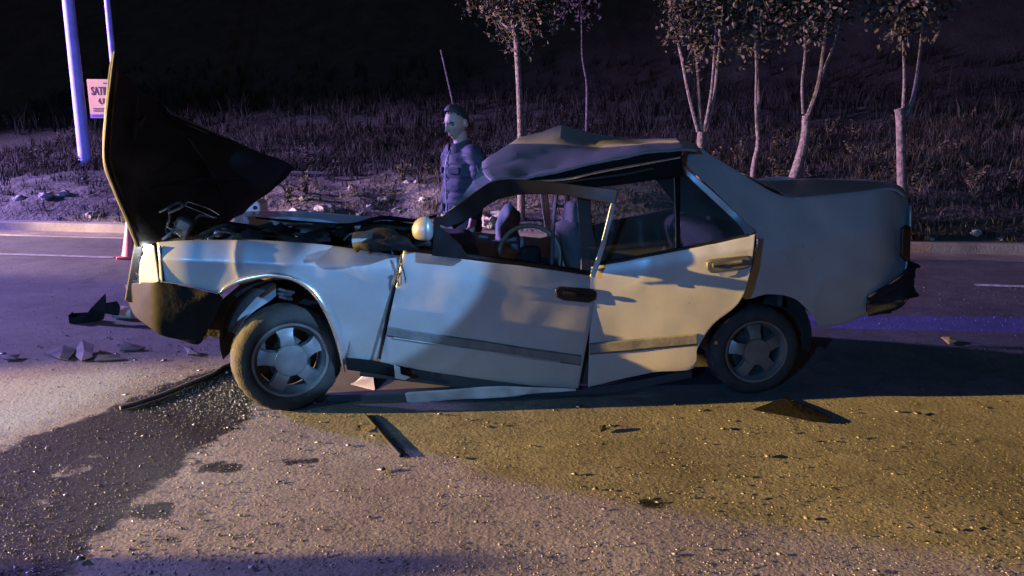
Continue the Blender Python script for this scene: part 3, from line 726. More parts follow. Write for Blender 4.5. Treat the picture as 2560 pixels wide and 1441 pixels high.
# trunk lid and rear window opening
def lerp_line(P, sub):
    out = []
    for i in range(len(P) - 1): out += [P[i] * (1 - k / sub) + P[i + 1] * (k / sub) for k in range(sub)]
    return out + [P[-1]]
def sheet(name, rows, m, sub=5, amp=.006, parent=car, th=.012, s=3, sharp=35, fold=False):
    catmull = lerp_line if fold else globals()['catmull']
    gg = [catmull([np.array(c, float) for c in row], sub) for row in rows]
    cc = [catmull([gg[r][c] for r in range(len(gg))], sub) for c in range(len(gg[0]))]
    V = []
    for col in cc:
        for p in col:
            q = L(*p); q.z += crumple(q, amp, s); V.append(q)
    o = mesh_obj(name, V, grid_faces(len(cc), len(cc[0]), flip=True), m, parent, angle=sharp)
    return solid(o, th, 0)
sheet('trunk_lid', [[(1985, 498, .14), (2080, 490, .12), (2160, 482, .12), (2228, 474, .12), (2262, 492, .14)], [(1950, 484, .35), (2050, 478, .35), (2150, 471, .35), (2240, 465, .35), (2268, 490, .35)],
                    [(1925, 468, .75), (2000, 463, .75), (2120, 459, .75), (2210, 458, .75), (2245, 480, .75)], [(1905, 456, 1.2), (1990, 450, 1.2), (2100, 449, 1.2), (2190, 454, 1.2), (2225, 476, 1.2)], [(1890, 458, 1.5), (1980, 452, 1.5), (2090, 452, 1.5), (2180, 457, 1.5), (2210, 480, 1.5)]], M_paint)
tl = sheet('tail_panel', [[(2276, 516, .14), (2274, 590, .1), (2266, 660, .1), (2250, 745, .12)], [(2275, 510, .7), (2272, 590, .7), (2262, 660, .7), (2245, 740, .7)], [(2230, 500, 1.45), (2228, 580, 1.45), (2222, 640, 1.45), (2210, 700, 1.45)]], M_paint)
tv = [((2258, 572), (2256, 640)), ((2268, 564), (2266, 650)), ((2277, 566), (2276, 655))]
quadpanel('tail_lamp', tv, nv=6, sub=3, dfun=lambda x, y: .02 + .004 * max(0, x - 2256) * .3, m=M_tail, th=.02, amp=.001)
r0 = L(2190, 770, .03)
ra = L(2180, 745, 0); rb = L(2298, 665, .12); rc_ = L(2192, 792, 0); rd = L(2282, 738, .12)
bumper('rear_bumper', [(rb.x - .05, W - .1, rb.z, rd.z), (rb.x + .03, W - .3, rb.z, rd.z), (rb.x + .05, W * .5, rb.z, rd.z), (rb.x + .04, .3, rb.z, rd.z), (rb.x - .0, .10, rb.z, rd.z), (rb.x - .10, .03, rb.z + .0, rd.z + .0), ((ra.x + rb.x) / 2, .015, (ra.z + rb.z) / 2 + .03, (rc_.z + rd.z) / 2 - .01), (ra.x, .02, ra.z, rc_.z)], prof[::-1], M_black)
# --- crushed roof
sheet('roof', [
 [(1228, 453, .12), (1300, 449, .14), (1390, 433, .14), (1500, 406, .15), (1590, 390, .16), (1700, 374, .18), (1745, 370, .2)],
 [(1214, 441, .22), (1300, 436, .24), (1392, 424, .26), (1500, 392, .24), (1578, 374, .26), (1700, 360, .32), (1745, 366, .35)],
 [(1204, 424, .36), (1292, 392, .50), (1396, 376, .58), (1490, 372, .66), (1576, 362, .60), (1692, 353, .60), (1742, 364, .6)],
 [(1206, 407, .56), (1296, 346, .80), (1404, 318, .92), (1480, 334, .96), (1576, 350, .92), (1690, 349, .92), (1742, 364, .9)],
 [(1230, 402, 1.0), (1312, 348, 1.15), (1410, 326, 1.25), (1480, 340, 1.25), (1572, 354, 1.25), (1680, 354, 1.25), (1735, 368, 1.2)],
 [(1260, 420, 1.44), (1330, 392, 1.46), (1410, 376, 1.46), (1480, 376, 1.46), (1570, 374, 1.46), (1670, 376, 1.44), (1730, 384, 1.42)]], M_paint, sub=5, amp=.012, s=6, sharp=9, fold=True)
tube('drip_rail', [L(1300, 455, .12), L(1410, 449, .12), L(1500, 430, .13), L(1600, 412, .14), L(1700, 394, .16)], [.004, .007, .008, .008, .006], M_chrome, car, n=8, sub=4)
sheet('roof_lining', [[(1300, 462, .14), (1420, 456, .14), (1560, 432, .15), (1700, 408, .18)], [(1300, 455, .7), (1420, 448, .7), (1560, 426, .7), (1690, 404, .7)], [(1320, 448, 1.35), (1420, 440, 1.35), (1560, 422, 1.35), (1680, 404, 1.35)]], M_dark, amp=.01)
quadpanel('cant_rail', [((1228, 455), (1262, 470)), ((1300, 450), (1310, 474)), ((1390, 435), (1400, 474)), ((1500, 409), (1500, 468)), ((1590, 393), (1600, 456)), ((1704, 378), (1708, 440))], nv=6, dfun=lambda x, y: .15 + .0004 * (y - 380), m=M_blackest, amp=.004, th=.01)
# rear screen
sheet('rear_screen', [[(1752, 376, .36), (1850, 436, .28), (1950, 484, .22)], [(1748, 370, .8), (1830, 420, .8), (1928, 468, .8)], [(1735, 376, 1.3), (1810, 425, 1.35), (1900, 460, 1.4)]], M_glass, amp=0, th=.004)
# --- far side: doors below the belt, pillars
fb = [((1003, 640), (948, 898)), ((1200, 668), (1150, 930)), ((1440, 690), (1440, 955)), ((1560, 660), (1560, 947)), ((1700, 628), (1732, 921)), ((1888, 586), (1860, 700))]
quadpanel('far_door', fb[:3], nv=8, dfun=lambda x, y: .02, amp=.03, mirror=True, th=.04)
quadpanel('far_door', fb[2:], nv=8, dfun=lambda x, y: .02, amp=.02, mirror=True, th=.04)
M_lit = mat('amber_lit_pillar', (.55, .5, .4), .35, metal=.6)  # amber light on the far pillar strips put into their base colour
tube('far_b_pillar', [L(1419, 470, 1.42), L(1416, 560, 1.46), L(1414, 680, 1.5)], .022, M_lit, car, n=8, sub=3)
for k in range(4):
    tube('far_door_edge', [L(1352 + k * 5, 480, 1.35), L(1358 + k * 5, 530, 1.38), L(1368 + k * 3, 590, 1.4)], .006, M_lit, car, n=6, sub=3)
tube('far_a_pillar', [L(1130, 565, 1.4), L(1200, 510, 1.38), L(1268, 430, 1.38)], .03, M_black, car, n=8, sub=3)
tube('seat_belt', [L(1392, 478, .30), L(1384, 560, .25), L(1380, 668, .2)], .022, M_seat, car, n=8, sub=4, sx=.5)
# --- cabin
def puffy(name, c, s, m, parent, rot=None, p=4, amp=.01):
    bm = bmesh.new(); bmesh.ops.create_cube(bm, size=2); bmesh.ops.subdivide_edges(bm, edges=bm.edges[:], cuts=7, use_grid_fill=True)
    for v in bm.verts:
        n = (abs(v.co.x) ** p + abs(v.co.y) ** p + abs(v.co.z) ** p) ** (1 / p)
        q = v.co / n; q = Vector((q.x * s[0] / 2, q.y * s[1] / 2, q.z * s[2] / 2))
        q *= 1 + amp * 3 * noise.noise(q * 9)
        if rot: q = rot @ q
        v.co = Vector(c) + q
    return bm_obj(name, bm, m, parent, angle=0)
for d_, nm in ((.42, 'front_seat'), (1.15, 'front_seat')):
    st = empty(nm, (0, 0, 0), 0, car)
    puffy('seat_cushion', L(1330, 790, d_), (.52, .48, .18), M_seat, st)
    puffy('seat_back', L(1450, 660, d_), (.16, .46, .55), M_seat, st, Matrix.Rotation(R(-18 if d_ < 1 else 10), 3, 'Y'))
    puffy('headrest', L(1438 if d_ < 1 else 1432, 535, d_), (.10, .24, .15), M_seat, st)
puffy('rear_seat', L(1750, 640, .8), (.2, 1.25, .55), M_seat, car, Matrix.Rotation(R(-22), 3, 'Y'))
puffy('rear_seat', L(1650, 760, .8), (.5, 1.25, .18), M_seat, car)
puffy('dashboard', L(1120, 640, .8), (.36, 1.35, .26), M_dark, car, None, 4, .05)
bm = bmesh.new()
rotm = Matrix.Rotation(R(-62), 4, 'Y') @ Matrix.Rotation(R(20), 4, 'Z')
V, Fc = tube_geo([Vector((.185 * math.cos(a), .185 * math.sin(a), 0)) for a in np.linspace(0, 2 * math.pi, 41)], .014, 10, False)
cs = L(1325, 640, .42); rotm = Matrix.Rotation(R(-60), 3, 'Y')
# wheel turned so that its upper arc shows over the door
rotm = Matrix.Rotation(R(70), 3, 'X') @ Matrix.Rotation(0, 3, 'Z')
swheel = mesh_obj('steering_wheel', [cs + rotm @ v for v in V], Fc, mat('worn_wheel_leather', (.12, .10, .07), .45), car, angle=0)
for a in (200, 340, 270):
    tube('wheel_spoke', [cs, cs + rotm @ Vector((.18 * math.cos(R(a)), .18 * math.sin(R(a)), 0))], .014, M_black, swheel, n=8)
puffy('wheel_hub', cs, (.13, .06, .12), M_black, swheel)
# deflated bag hanging from the dash and trim pieces
puffy('deflated_airbag', L(1268, 592, .95), (.15, .26, .38), M_bag, car, Matrix.Rotation(R(8), 3, 'Y'), 3.2, .16)
bbox_obj('dash_vent', L(1208, 592, .35), (.055, .02, .016), M_bag, car, Matrix.Rotation(R(6), 3, 'Y'), .003)
bbox_obj('dash_trim', L(1242, 602, .35), (.06, .01, .006), M_pale_metal, car, Matrix.Rotation(R(6), 3, 'Y'), .001)
bbox_obj('floor_pan', L(1330, 905, .81), (2.7, 1.3, .06), M_dark, car, None, .01)
bbox_obj('trunk_floor', L(2040, 735, .85), (.5, 1.0, .06), M_dark, car, None, .01)
bbox_obj('rear_axle', L(1892, 880, .75), (.06, .9, .06), M_steel, car, None, .01)
bbox_obj('rear_bulkhead', L(1850, 640, .81), (.03, 1.3, .40), M_dark, car, None, .005)
# --- sill torn loose, brackets, wires
sill = quadpanel('torn_sill', [((1012, 984), (1018, 1006)), ((1030, 980), (1040, 1008)), ((1120, 975), (1140, 1000)), ((1240, 966), (1240, 996)), ((1340, 968), (1340, 984)), ((1440, 972), (1440, 978))], nv=5, dfun=lambda x, y: .02 - .0001 * (x - 1000), m=M_pale_metal, amp=.01, th=.008)
quadpanel('sill_end', [((862, 895), (868, 925)), ((900, 898), (905, 930)), ((950, 905), (955, 938)), ((985, 915), (990, 945)), ((1010, 920), (1022, 948))], nv=4, dfun=lambda x, y: .03, m=M_bumper, amp=.01, th=.01)
bv = [L(x, y, .0) for x, y in [(985, 912), (1000, 918), (1002, 935), (1026, 943), (1012, 950), (988, 945)]]
solid(mesh_obj('sill_bracket', bv, [tuple(range(6))], M_pale_metal, car, smooth=False), .006)
quadpanel('far_sill', [((900, 905), (900, 940)), ((1200, 940), (1200, 975)), ((1480, 968), (1480, 990)), ((1730, 925), (1730, 945))], nv=4, dfun=lambda x, y: .10, m=M_dark, amp=.01, th=.02)
for pts in ([(1002, 640), (1001, 662), (1006, 676), (998, 690), (994, 700)], [(1004, 640), (1006, 668), (1012, 690), (1013, 708)], [(1003, 642), (1004, 660), (1010, 680), (1014, 700)]):
    tube('loose_wire', [L(x, y, -.035) for x, y in pts], .003, M_rubber, car, n=6, sub=4)
tube('wire_plug', [L(990, 686, -.035), L(997, 684, -.035), L(994, 700, -.035), L(997, 716, -.035)], [.006, .008, .005, .007], M_rubber, car, n=6, sub=3)

# --- wheels: tyre with tread blocks, five-spoke rim, hub cap
def make_wheel(cx, cy, r, steer, d0, tread=True):
    c = L(cx, cy, d0)
    wroot = empty('wheel', c, 0, car); wroot.rotation_euler = (0, 0, steer)
    k = r / .285; wd = .175 * k
    # profile (radius, y) revolved about y axis; y=0 outer face, positive inward
    pr = [(.196, .020), (.200, .004), (.225, -.004), (.255, .004), (.272, .018), (.281, .030), (.285, .045), (.285, .085), (.285, wd - .045), (.281, wd - .03), (.262, wd - .01), (.225, wd), (.2, wd - .01)]
    n = 72; V = []
    for i in range(n):
        a = 2 * math.pi * i / n
        for (rr, y) in pr:
            q = rr * k if rr < .27 or y > wd - .02 else rr * k - (.005 if (i % 3 == 0) else 0)
            V.append((q * math.cos(a), y, q * math.sin(a)))
    tyre = mesh_obj('tyre', V, grid_faces(n, len(pr), closed_u=True, flip=True), M_tyre, wroot, angle=60)
    for gy in (.055, .085, .115):     # tread grooves as dark bands
        V = []
        for i in range(n):
            a = 2 * math.pi * i / n
            for y in (gy - .004, gy + .004): V.append((.2862 * k * math.cos(a), y * wd / .175, .2862 * k * math.sin(a)))
        mesh_obj('tread_groove', V, grid_faces(n, 2, closed_u=True, flip=True), M_dark, tyre)
    # rim ring
    pr = [(.200, .012), (.198, .004), (.185, .006), (.178, .020), (.165, .030), (.160, .05), (.162, .12), (.19, .15)]
    V = []
    for i in range(n):
        a = 2 * math.pi * i / n
        for (rr, y) in pr: V.append((rr * k * math.cos(a), y, rr * k * math.sin(a)))
    rim = mesh_obj('rim', V, grid_faces(n, len(pr), closed_u=True, flip=True), M_rim, wroot, angle=45)
    for s in range(5):     # broad spokes
        a0_ = 2 * math.pi * s / 5 + R(97)
        V = []
        for t, hw, y in ((.055, .040, .010), (.09, .042, .006), (.125, .040, .010), (.15, .046, .020), (.170, .054, .030)):
            for o_, yy in ((-hw, y + .03), (-hw + .006, y), (0, y - .003), (hw - .006, y), (hw, y + .03)):
                V.append((k * (t * math.cos(a0_) - o_ * math.sin(a0_)), yy, k * (t * math.sin(a0_) + o_ * math.cos(a0_))))
        mesh_obj('spoke', V, grid_faces(5, 5), M_rim, rim, angle=50)
    V = []; pr = [(.086, .03), (.086, .004), (.081, -.003), (.05, -.006), (.0001, -.007)]
    for i in range(48):
        a = 2 * math.pi * i / 48
        for (rr, y) in pr: V.append((rr * k * math.cos(a), y, rr * k * math.sin(a)))
    mesh_obj('hub_cap', V, grid_faces(48, len(pr), closed_u=True, flip=True), M_rim, rim, angle=45)
    V = []
    for i in range(48):
        a = 2 * math.pi * i / 48
        for rr, y in ((.16, .11), (.0001, .11)): V.append((rr * k * math.cos(a), y, rr * k * math.sin(a)))
    mesh_obj('brake_disc', V, grid_faces(48, 2, closed_u=True, flip=True), M_steel, wroot)
    return wroot
fc = L(728, 902, 0); rcw = L(1892, 878, 0)
w1 = make_wheel(728, 902, fc.z, R(22), 0); w1['label'] = 'front wheel steered outwards with dusty tyre'
w2 = make_wheel(1892, 881, L(1892, 881, .03).z, 0, .03); w2['label'] = 'rear wheel in deep shadow'
w3 = make_wheel(728, 902, fc.z, R(180 - 12), 0); w3.location = (fc.x + .05, W - .02, fc.z)
w4 = make_wheel(1892, 881, L(1892, 881, .03).z, R(180), 0); w4.location = (rcw.x, W - .03, L(1892, 881, .03).z)

# ------------------------------------------------------------------ verge: rocks, grass, trees, poles
M_bark = mat('pale_bark', (.19, .135, .12), .9, var=.65, scale=22, bump=.9, bscale=35)
M_bark2 = mat('limed_trunk', (.18, .125, .115), .9, var=.65, scale=16, bump=.9, bscale=30)
def leaf_mat(name, c1, c2):
    m, t, b = new_mat(name); N = t.nodes; Lk = t.links
    oi = N.new('ShaderNodeNewGeometry'); r = N.new('ShaderNodeValToRGB')
    r.color_ramp.elements[0].color = (*c1, 1); r.color_ramp.elements[1].color = (*c2, 1)
    Lk.new(oi.outputs['Random Per Island'], r.inputs[0]); Lk.new(r.outputs[0], b.inputs['Base Color'])
    b.inputs['Roughness'].default_value = .75; b.inputs['Specular IOR Level'].default_value = .12
    return m
M_leaf = leaf_mat('autumn_leaves', (.025, .022, .014), (.14, .11, .085))
M_grass = leaf_mat('dry_grass_blades', (.016, .0135, .009), (.085, .07, .05))
M_rock = mat('pale_rock', (.36, .32, .28), .9, var=.4, scale=8, bump=.4)

def find_n(px, py):
    "point where a pixel's ray meets the hillside"
    r = ray(px, py); C = Vector((0, 0, H)); t = 6.0
    while t < 60:
        p = C + r * t; n = (p - Vector((p.x, kerb_y(p.x), 0))).dot(KN)
        bx = p.x - KN.x * n
        if n > .1 and p.z <= hill_z(bx, n): return bx, n, p
        t += .04
    return None
for i, (px, py, r_) in enumerate([(118, 492, .11), (235, 540, .1), (160, 488, .1), (815, 527, .14), (1045, 455, .07), (1020, 457, .06), (850, 548, .07), (700, 470, .07), (760, 500, .08), (960, 500, .08), (1000, 530, .09), (925, 520, .07), (880, 470, .06), (50, 500, .09), (300, 500, .08), (1225, 560, .15), (1245, 545, .12), (1200, 540, .12), (1170, 560, .10), (2320, 600, .06), (2440, 585, .07), (2500, 600, .05), (780, 540, .1), (740, 530, .08), (1060, 500, .07), (900, 540, .07)]):
    h = find_n(px, py)
    if not h: continue
    V_, F_ = rock_geo((0, 0, 0), r_, i + 40, random.uniform(.9, 1.4), 1, .75, 3, .55)
    o = mesh_obj('rock', V_, F_, M_rock, angle=30); o.location = h[2]; o.rotation_euler = (0, 0, random.uniform(0, 6))
    tag(o, 'pale rock on the verge ' + ('left of the raised hood' if px < 330 else 'seen through the front door window' if 1165 < px < 1260 else 'right of the car behind the kerb' if px > 2000 else 'between the raised hood and the man'), 'rock', 'rocks scattered on the verge')

def blades(name, count, region, hfun, label, mt, wd=.008, bend=.5):
    V = np.zeros((count * 5, 3)); Fc = []
    k = 0
    while k < count:
        x, n, dens = region()
        if random.random() > dens: continue
        h_ = hfun(x, n); p = hill_pt(x, n)
        for c in range(random.randint(4, 9)):
            if k >= count: break
            a = random.uniform(0, 6.28); hh = h_ * random.uniform(.5, 1.15); l = bend * hh * random.uniform(.1, 1)
            b0 = np.array([p.x + random.gauss(0, .05), p.y + random.gauss(0, .05), p.z - .02])
            s = np.array([math.cos(a + 1.57), math.sin(a + 1.57), 0]) * wd * random.uniform(.6, 1.6)
            dr = np.array([math.cos(a), math.sin(a), 0])
            m1 = b0 + dr * l * .3 + np.array([0, 0, hh * .6]); t1 = b0 + dr * l + np.array([0, 0, hh])
            V[k * 5:k * 5 + 5] = [b0 - s, b0 + s, m1 + s * .8, m1 - s * .8, t1]
            q = k * 5; Fc += [(q, q + 1, q + 2, q + 3), (q + 3, q + 2, q + 4)]; k += 1
    o = mesh_obj(name, V.tolist(), Fc, mt, smooth=False); tag(o, label, 'grass', kind='stuff'); return o
def reg1():
    x = random.uniform(-13, 11); n = .3 + random.random() ** 1.3 * 9
    d = .35 + .65 * max(0, min(1, .5 + 1.6 * noise.noise(Vector((x * .6, n * .6, 4)))))
    if x < 3 and n < 3.0: d *= .22
    return x, n, d
blades('dry_grass', 60000, reg1, lambda x, n: (.09 + .13 * min(1, n / 5)) * (1 + 1.2 * max(0, noise.noise(Vector((x, n, 9))))), 'dry brown grass covering the dark hillside', M_grass, .006, 1.1)
def reg2():
    x = random.uniform(-14, 12); n = random.uniform(8, 22); return x * (1 + n * .03), n, .8
blades('hillside_scrub', 14000, reg2, lambda x, n: .5 + .4 * noise.noise(Vector((x * .5, n * .5, 2))), 'dark tall scrub on the upper slope', leaf_mat('scrub', (.012, .012, .009), (.04, .036, .024)), .012, 1.0)
# leafy weeds and low bushes on the verge, uncountable in the dark
wg_ = []
def weed(px, py, hgt, seed):
    h = find_n(px, py)
    if not h: return
    rnd = random.Random(seed); O = h[2]
    for s in range(rnd.randint(4, 9)):
        a = rnd.uniform(0, 6.28); ln = hgt * rnd.uniform(.5, 1.1); tilt = rnd.uniform(.05, .6)
        P = [O + Vector((0, 0, -.03)), O + Vector((math.cos(a) * tilt * ln * .4, math.sin(a) * tilt * ln * .4, ln * .5)), O + Vector((math.cos(a) * tilt * ln, math.sin(a) * tilt * ln, ln))]
        wg_.append(tube_geo(P, [.005, .004, .002], 4))
        for l in range(26):
            t = rnd.uniform(.1, 1); c = P[0].lerp(P[1], t * 2) if t < .5 else P[1].lerp(P[2], t * 2 - 1)
            dr = Vector((rnd.gauss(0, 1), rnd.gauss(0, 1), rnd.gauss(.3, .6))).normalized(); sd = dr.orthogonal().normalized()
            z_ = rnd.uniform(.012, .035)
            wg_.append(([c, c + dr * z_ + sd * z_ * .5, c + dr * z_ * 2, c + dr * z_ - sd * z_ * .5], [(0, 1, 2, 3)]))
for i in range(150):
    weed(random.choice([random.uniform(1250, 2050), random.uniform(1900, 2560), random.uniform(-50, 1250)]), random.uniform(290, 530), random.uniform(.15, .5), i)
V_, F_ = merge_geo(wg_); o = mesh_obj('verge_weeds', V_, F_, leaf_mat('weed_leaves', (.02, .018, .011), (.13, .10, .07)), smooth=False)
tag(o, 'tangle of dry leafy weeds along the verge and lower slope', 'weeds', kind='stuff')

def tree(px_stems, trunk, crown_c, label, seed, leaves=900, name='tree', Yd=None, bark=M_bark, leaf_s=.036):
    """px_stems: polylines of (px, py, width_px); trunk: the same for the thick lower trunk; crown_c: (cx, cy, rx, ry) in pixels; all at the tree's own distance"""
    rnd = random.Random(seed)
    base = atY(trunk[0][0], trunk[0][1], Yd); base.z = 0
    n = (base - Vector((base.x, kerb_y(base.x), 0))).dot(KN); gz = hill_z(base.x - KN.x * n, n)
    root = empty(name, (base.x, base.y, gz)); O = Vector((base.x, base.y, gz))
    sc = Yd / F * 1.02
    def pt(x, y, j=0): p = atY(x, y, Yd) - O; p.y += j; return p
    tp = [Vector((pt(*trunk[0][:2]).x, 0, -.1))] + [pt(t[0], t[1]) for t in trunk]
    tr_ = [trunk[0][2] * sc * .55] + [t[2] * sc * .5 for t in trunk]
    tube('trunk', tp, tr_, bark, root, n=10, sub=5)
    tips = []
    for si, st in enumerate(px_stems):
        dy = rnd.uniform(-.25, .25); P = [pt(s[0], s[1], dy * i / max(1, len(st) - 1)) for i, s in enumerate(st)]
        tube('stem', P, [max(.006, s[2] * sc * .5) for s in st], M_bark, root, n=7, sub=4)
        tips.append((P[-2], P[-1]))
    geos = []
    cx, cy, rx, ry = crown_c; C0 = pt(cx, cy); RX = rx * sc; RY = ry * sc
    ends = []
    for k in range(int(leaves / 22)):
        while True:
            q = Vector((rnd.uniform(-1, 1), rnd.uniform(-1, 1), rnd.uniform(-1, 1)))
            if q.length < 1: break
        e = C0 + Vector((q.x * RX, q.y * RX * .8, q.z * RY))
        a_, b_ = tips[rnd.randrange(len(tips))]
        s0 = a_.lerp(b_, rnd.uniform(.5, 1.0))
        s0 = Vector((s0.x + (C0.x - s0.x) * .2, s0.y, s0.z + max(0, (e.z - s0.z) * .4)))
        geos.append(tube_geo([s0, s0.lerp(e, .5) + Vector((0, 0, -.04)), e], [.008, .005, .002], 4)); ends.append((s0, e))
    for k in range(leaves):
        s0, e = ends[rnd.randrange(len(ends))]; t = rnd.uniform(.45, 1.05); c = s0.lerp(e, t) + Vector((rnd.gauss(0, .07), rnd.gauss(0, .07), rnd.gauss(-.02, .07)))
        dr = Vector((rnd.gauss(0, 1), rnd.gauss(0, 1), rnd.gauss(-.5, .8))).normalized(); sd = dr.cross(Vector((rnd.gauss(0, 1), rnd.gauss(0, 1), rnd.gauss(0, 1)))).normalized()
        z_ = leaf_s * rnd.uniform(.6, 1.25); nn = dr.cross(sd) * z_ * .25
        geos.append(([c, c + dr * z_ * .5 + sd * z_ * .55 + nn, c + dr * z_ * 1.3 + sd * z_ * .5 + nn, c + dr * z_ * 2, c + dr * z_ * 1.3 - sd * z_ * .5 + nn, c + dr * z_ * .5 - sd * z_ * .55 + nn], [(0, 1, 2, 3), (0, 3, 4, 5)]))
    V_, F_ = merge_geo(geos); mesh_obj('crown', V_, F_, M_leaf, root, smooth=False)
    tag(root, label, 'tree'); return root
tree([[(1292, 110, 14), (1280, 40, 10), (1272, -60, 8), (1268, -200, 5)], [(1290, 90, 8), (1240, 40, 6), (1200, 20, 4)]], [(1303, 470, 18), (1302, 335, 16), (1298, 220, 15), (1292, 110, 14)], (1290, -80, 155, 205), 'slim straight young tree with pinkish lit trunk behind the car roof', 1, 4200, Yd=11.3)
tree([[(1745, 330, 9), (1725, 240, 8), (1708, 140, 7), (1690, 40, 5), (1680, -120, 4)], [(1752, 330, 9), (1750, 240, 8), (1746, 140, 7), (1745, 20, 5), (1740, -140, 4)], [(1760, 330, 8), (1772, 250, 7), (1776, 180, 6), (1780, 40, 4)], [(1765, 330, 10), (1782, 250, 8), (1788, 170, 7), (1800, 40, 5), (1820, -120, 4)]],
     [(1752, 470, 26), (1752, 390, 24), (1754, 330, 20)], (1755, -30, 118, 190), 'four-stemmed young tree left of the thin twin-stemmed one', 2, 4600, Yd=10.6)
tree([[(1893, 330, 9), (1888, 250, 7), (1887, 170, 6), (1880, 60, 5), (1870, -100, 4)], [(1896, 330, 9), (1897, 250, 7), (1894, 150, 6), (1895, 40, 5), (1905, -120, 4)]], [(1878, 500, 14), (1884, 420, 14), (1895, 365, 12), (1895, 325, 11)], (1900, -40, 100, 185), 'thin twin-stemmed young tree between the two thicker trees', 3, 3400, Yd=10.4)
tree([[(2008, 285, 8), (2003, 210, 7), (2008, 130, 6), (2000, 20, 5), (1995, -120, 4)], [(2018, 290, 14), (2040, 220, 10), (2050, 130, 8), (2055, 40, 6), (2060, -100, 4)], [(2040, 225, 9), (2065, 160, 7), (2086, 100, 6), (2100, 20, 4)]], [(1968, 500, 28), (1990, 430, 26), (2012, 350, 23), (2016, 290, 20)], (2040, -60, 120, 175), 'leaning pale trunk forking into three stems, between thin twin stems and the stubby pollard', 4, 3400, Yd=10.2)
tree([[(2258, 270, 9), (2262, 200, 7), (2262, 130, 6), (2260, 20, 5), (2250, -100, 4)], [(2262, 295, 14), (2284, 250, 11), (2300, 170, 8), (2312, 80, 7), (2320, -20, 5), (2325, -120, 4)]], [(2256, 500, 24), (2254, 440, 22), (2252, 340, 21), (2250, 285, 22), (2248, 272, 24)], (2290, -60, 125, 170), 'stubby cut trunk with two regrown stems, rightmost of the trees', 5, 3200, Yd=9.9, bark=M_bark2)
tree([[(1466, 200, 5), (1456, 140, 4), (1455, 60, 3), (1450, -60, 3)]], [(1468, 240, 7), (1467, 215, 6), (1466, 200, 5)], (1450, -40, 70, 110), 'faint thin sapling far back on the dark slope', 6, 900, Yd=17, leaf_s=.05)
stk = empty('wooden_stake', (0, 0, 0)); s0 = atY(1142, 300, 15); s1 = atY(1102, 125, 15)
bpy.data.objects.remove(stk); stk = tube('wooden_stake', [(s0.x, s0.y, s0.z - .6), s0, s1], [.02, .02, .016], M_bark, None, n=7)
tag(stk, 'thin leaning stake on the slope behind the man', 'stake')

# poles
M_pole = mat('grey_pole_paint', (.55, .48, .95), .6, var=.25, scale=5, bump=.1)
def pole(px, pw, Yd, label, ytop=-700):
    b0 = atY(px[0], px[1], Yd); root_ = Vector((b0.x, b0.y, 0))
    n = (root_ - Vector((b0.x, kerb_y(b0.x), 0))).dot(KN); gz = hill_z(b0.x - KN.x * n, n)
    r_ = pw * Yd / F / 2
    o = empty('utility_pole', (b0.x, b0.y, gz)); h_ = 8.5
    V_, F_ = tube_geo([Vector((0, 0, -.3)), Vector((0, 0, 1)), Vector((0, 0, 4)), Vector((0, 0, h_))], [r_ * 1.1, r_ * 1.05, r_ * .95, r_ * .75], 16)
    mesh_obj('shaft', V_, F_, M_pole, o, angle=40)
    V_, F_ = box_geo((0, 0, h_ - .3), (1.4, .1, .1)); mesh_obj('crossarm', V_, F_, M_steel, o, smooth=False)
    tag(o, label, 'pole'); return o
pole((206, 335), 27, 16.5, 'thick violet-lit pole left of the yellow sign')
p2 = pole((297, 300), 14, 17.5, 'thinner pole rising behind the sign and the raised hood')
# for-sale sign
sg = empty('sale_sign', atY(272, 296, 17.2)); Ys = 17.2; sc = Ys / F
M_board = mat('sign_board', (.9, .55, .22), .7, var=.12, scale=2)
M_ink = mat('sign_ink', (.10, .02, .06), .7); M_band = mat('sign_band', (.25, .16, .45), .7)
bw, bh = 92 * sc, 92 * sc
bbox_obj('board', (0.02, 0, bh / 2), (bw, .02, bh), M_board, sg, None, .003)
bbox_obj('bottom_band', (0.02, -.0125, .045), (bw, .006, .085), M_band, sg, None, 0)
def text(body, loc, size, m, parent):
    cu = bpy.data.curves.new('t', 'FONT'); cu.body = body; cu.size = size; cu.align_x = 'LEFT'; cu.extrude = .002; cu.offset = size * .012
    t = bpy.data.objects.new('t', cu); COL.objects.link(t); bpy.context.view_layer.update()
    me = bpy.data.meshes.new_from_object(t.evaluated_get(bpy.context.evaluated_depsgraph_get())); bpy.data.objects.remove(t)
    o = bpy.data.objects.new('lettering', me); COL.objects.link(o); me.materials.clear(); me.materials.append(m); o.parent = parent
    o.location = loc; o.rotation_euler = (R(90), 0, 0); return o
x0 = .02 - bw / 2
text('SATILIK', (x0 + .07, -.014, bh * .60), .245, M_ink, sg).scale = (.60, 1, 1)
text('4,10', (x0 + .20, -.014, bh * .38), .16, M_ink, sg).scale = (.7, 1, 1)
for k, (yy, x_, ln) in enumerate([(.90, .35, .3), (.245, .08, .35), (.19, .08, .32), (.06, .05, .7)]):
    bbox_obj('small_print', (x0 + x_ + ln / 2, -.017, bh * yy), (ln, .003, .022), M_ink, sg, None, 0)
bbox_obj('bracket', (.1, .05, bh * .8), (.05, .14, .05), M_steel, sg, None, .003)
sg['label'] = 'yellow for-sale board hung on the thinner pole'; sg['category'] = 'sign'
# plank on the verge
h = find_n(730, 442); hb = find_n(832, 440)
a_, b_ = h[2], hb[2]
pl = bbox_obj('plank', (0, 0, 0), ((b_ - a_).length, .08, .05), M_bark2, None, None, .006); pl.location = (a_ + b_) / 2 + Vector((0, 0, .06)); pl.rotation_euler = (0, 0, math.atan2((b_ - a_).y, (b_ - a_).x))
tag(pl, 'pale plank lying on the verge right of the raised hood', 'plank')
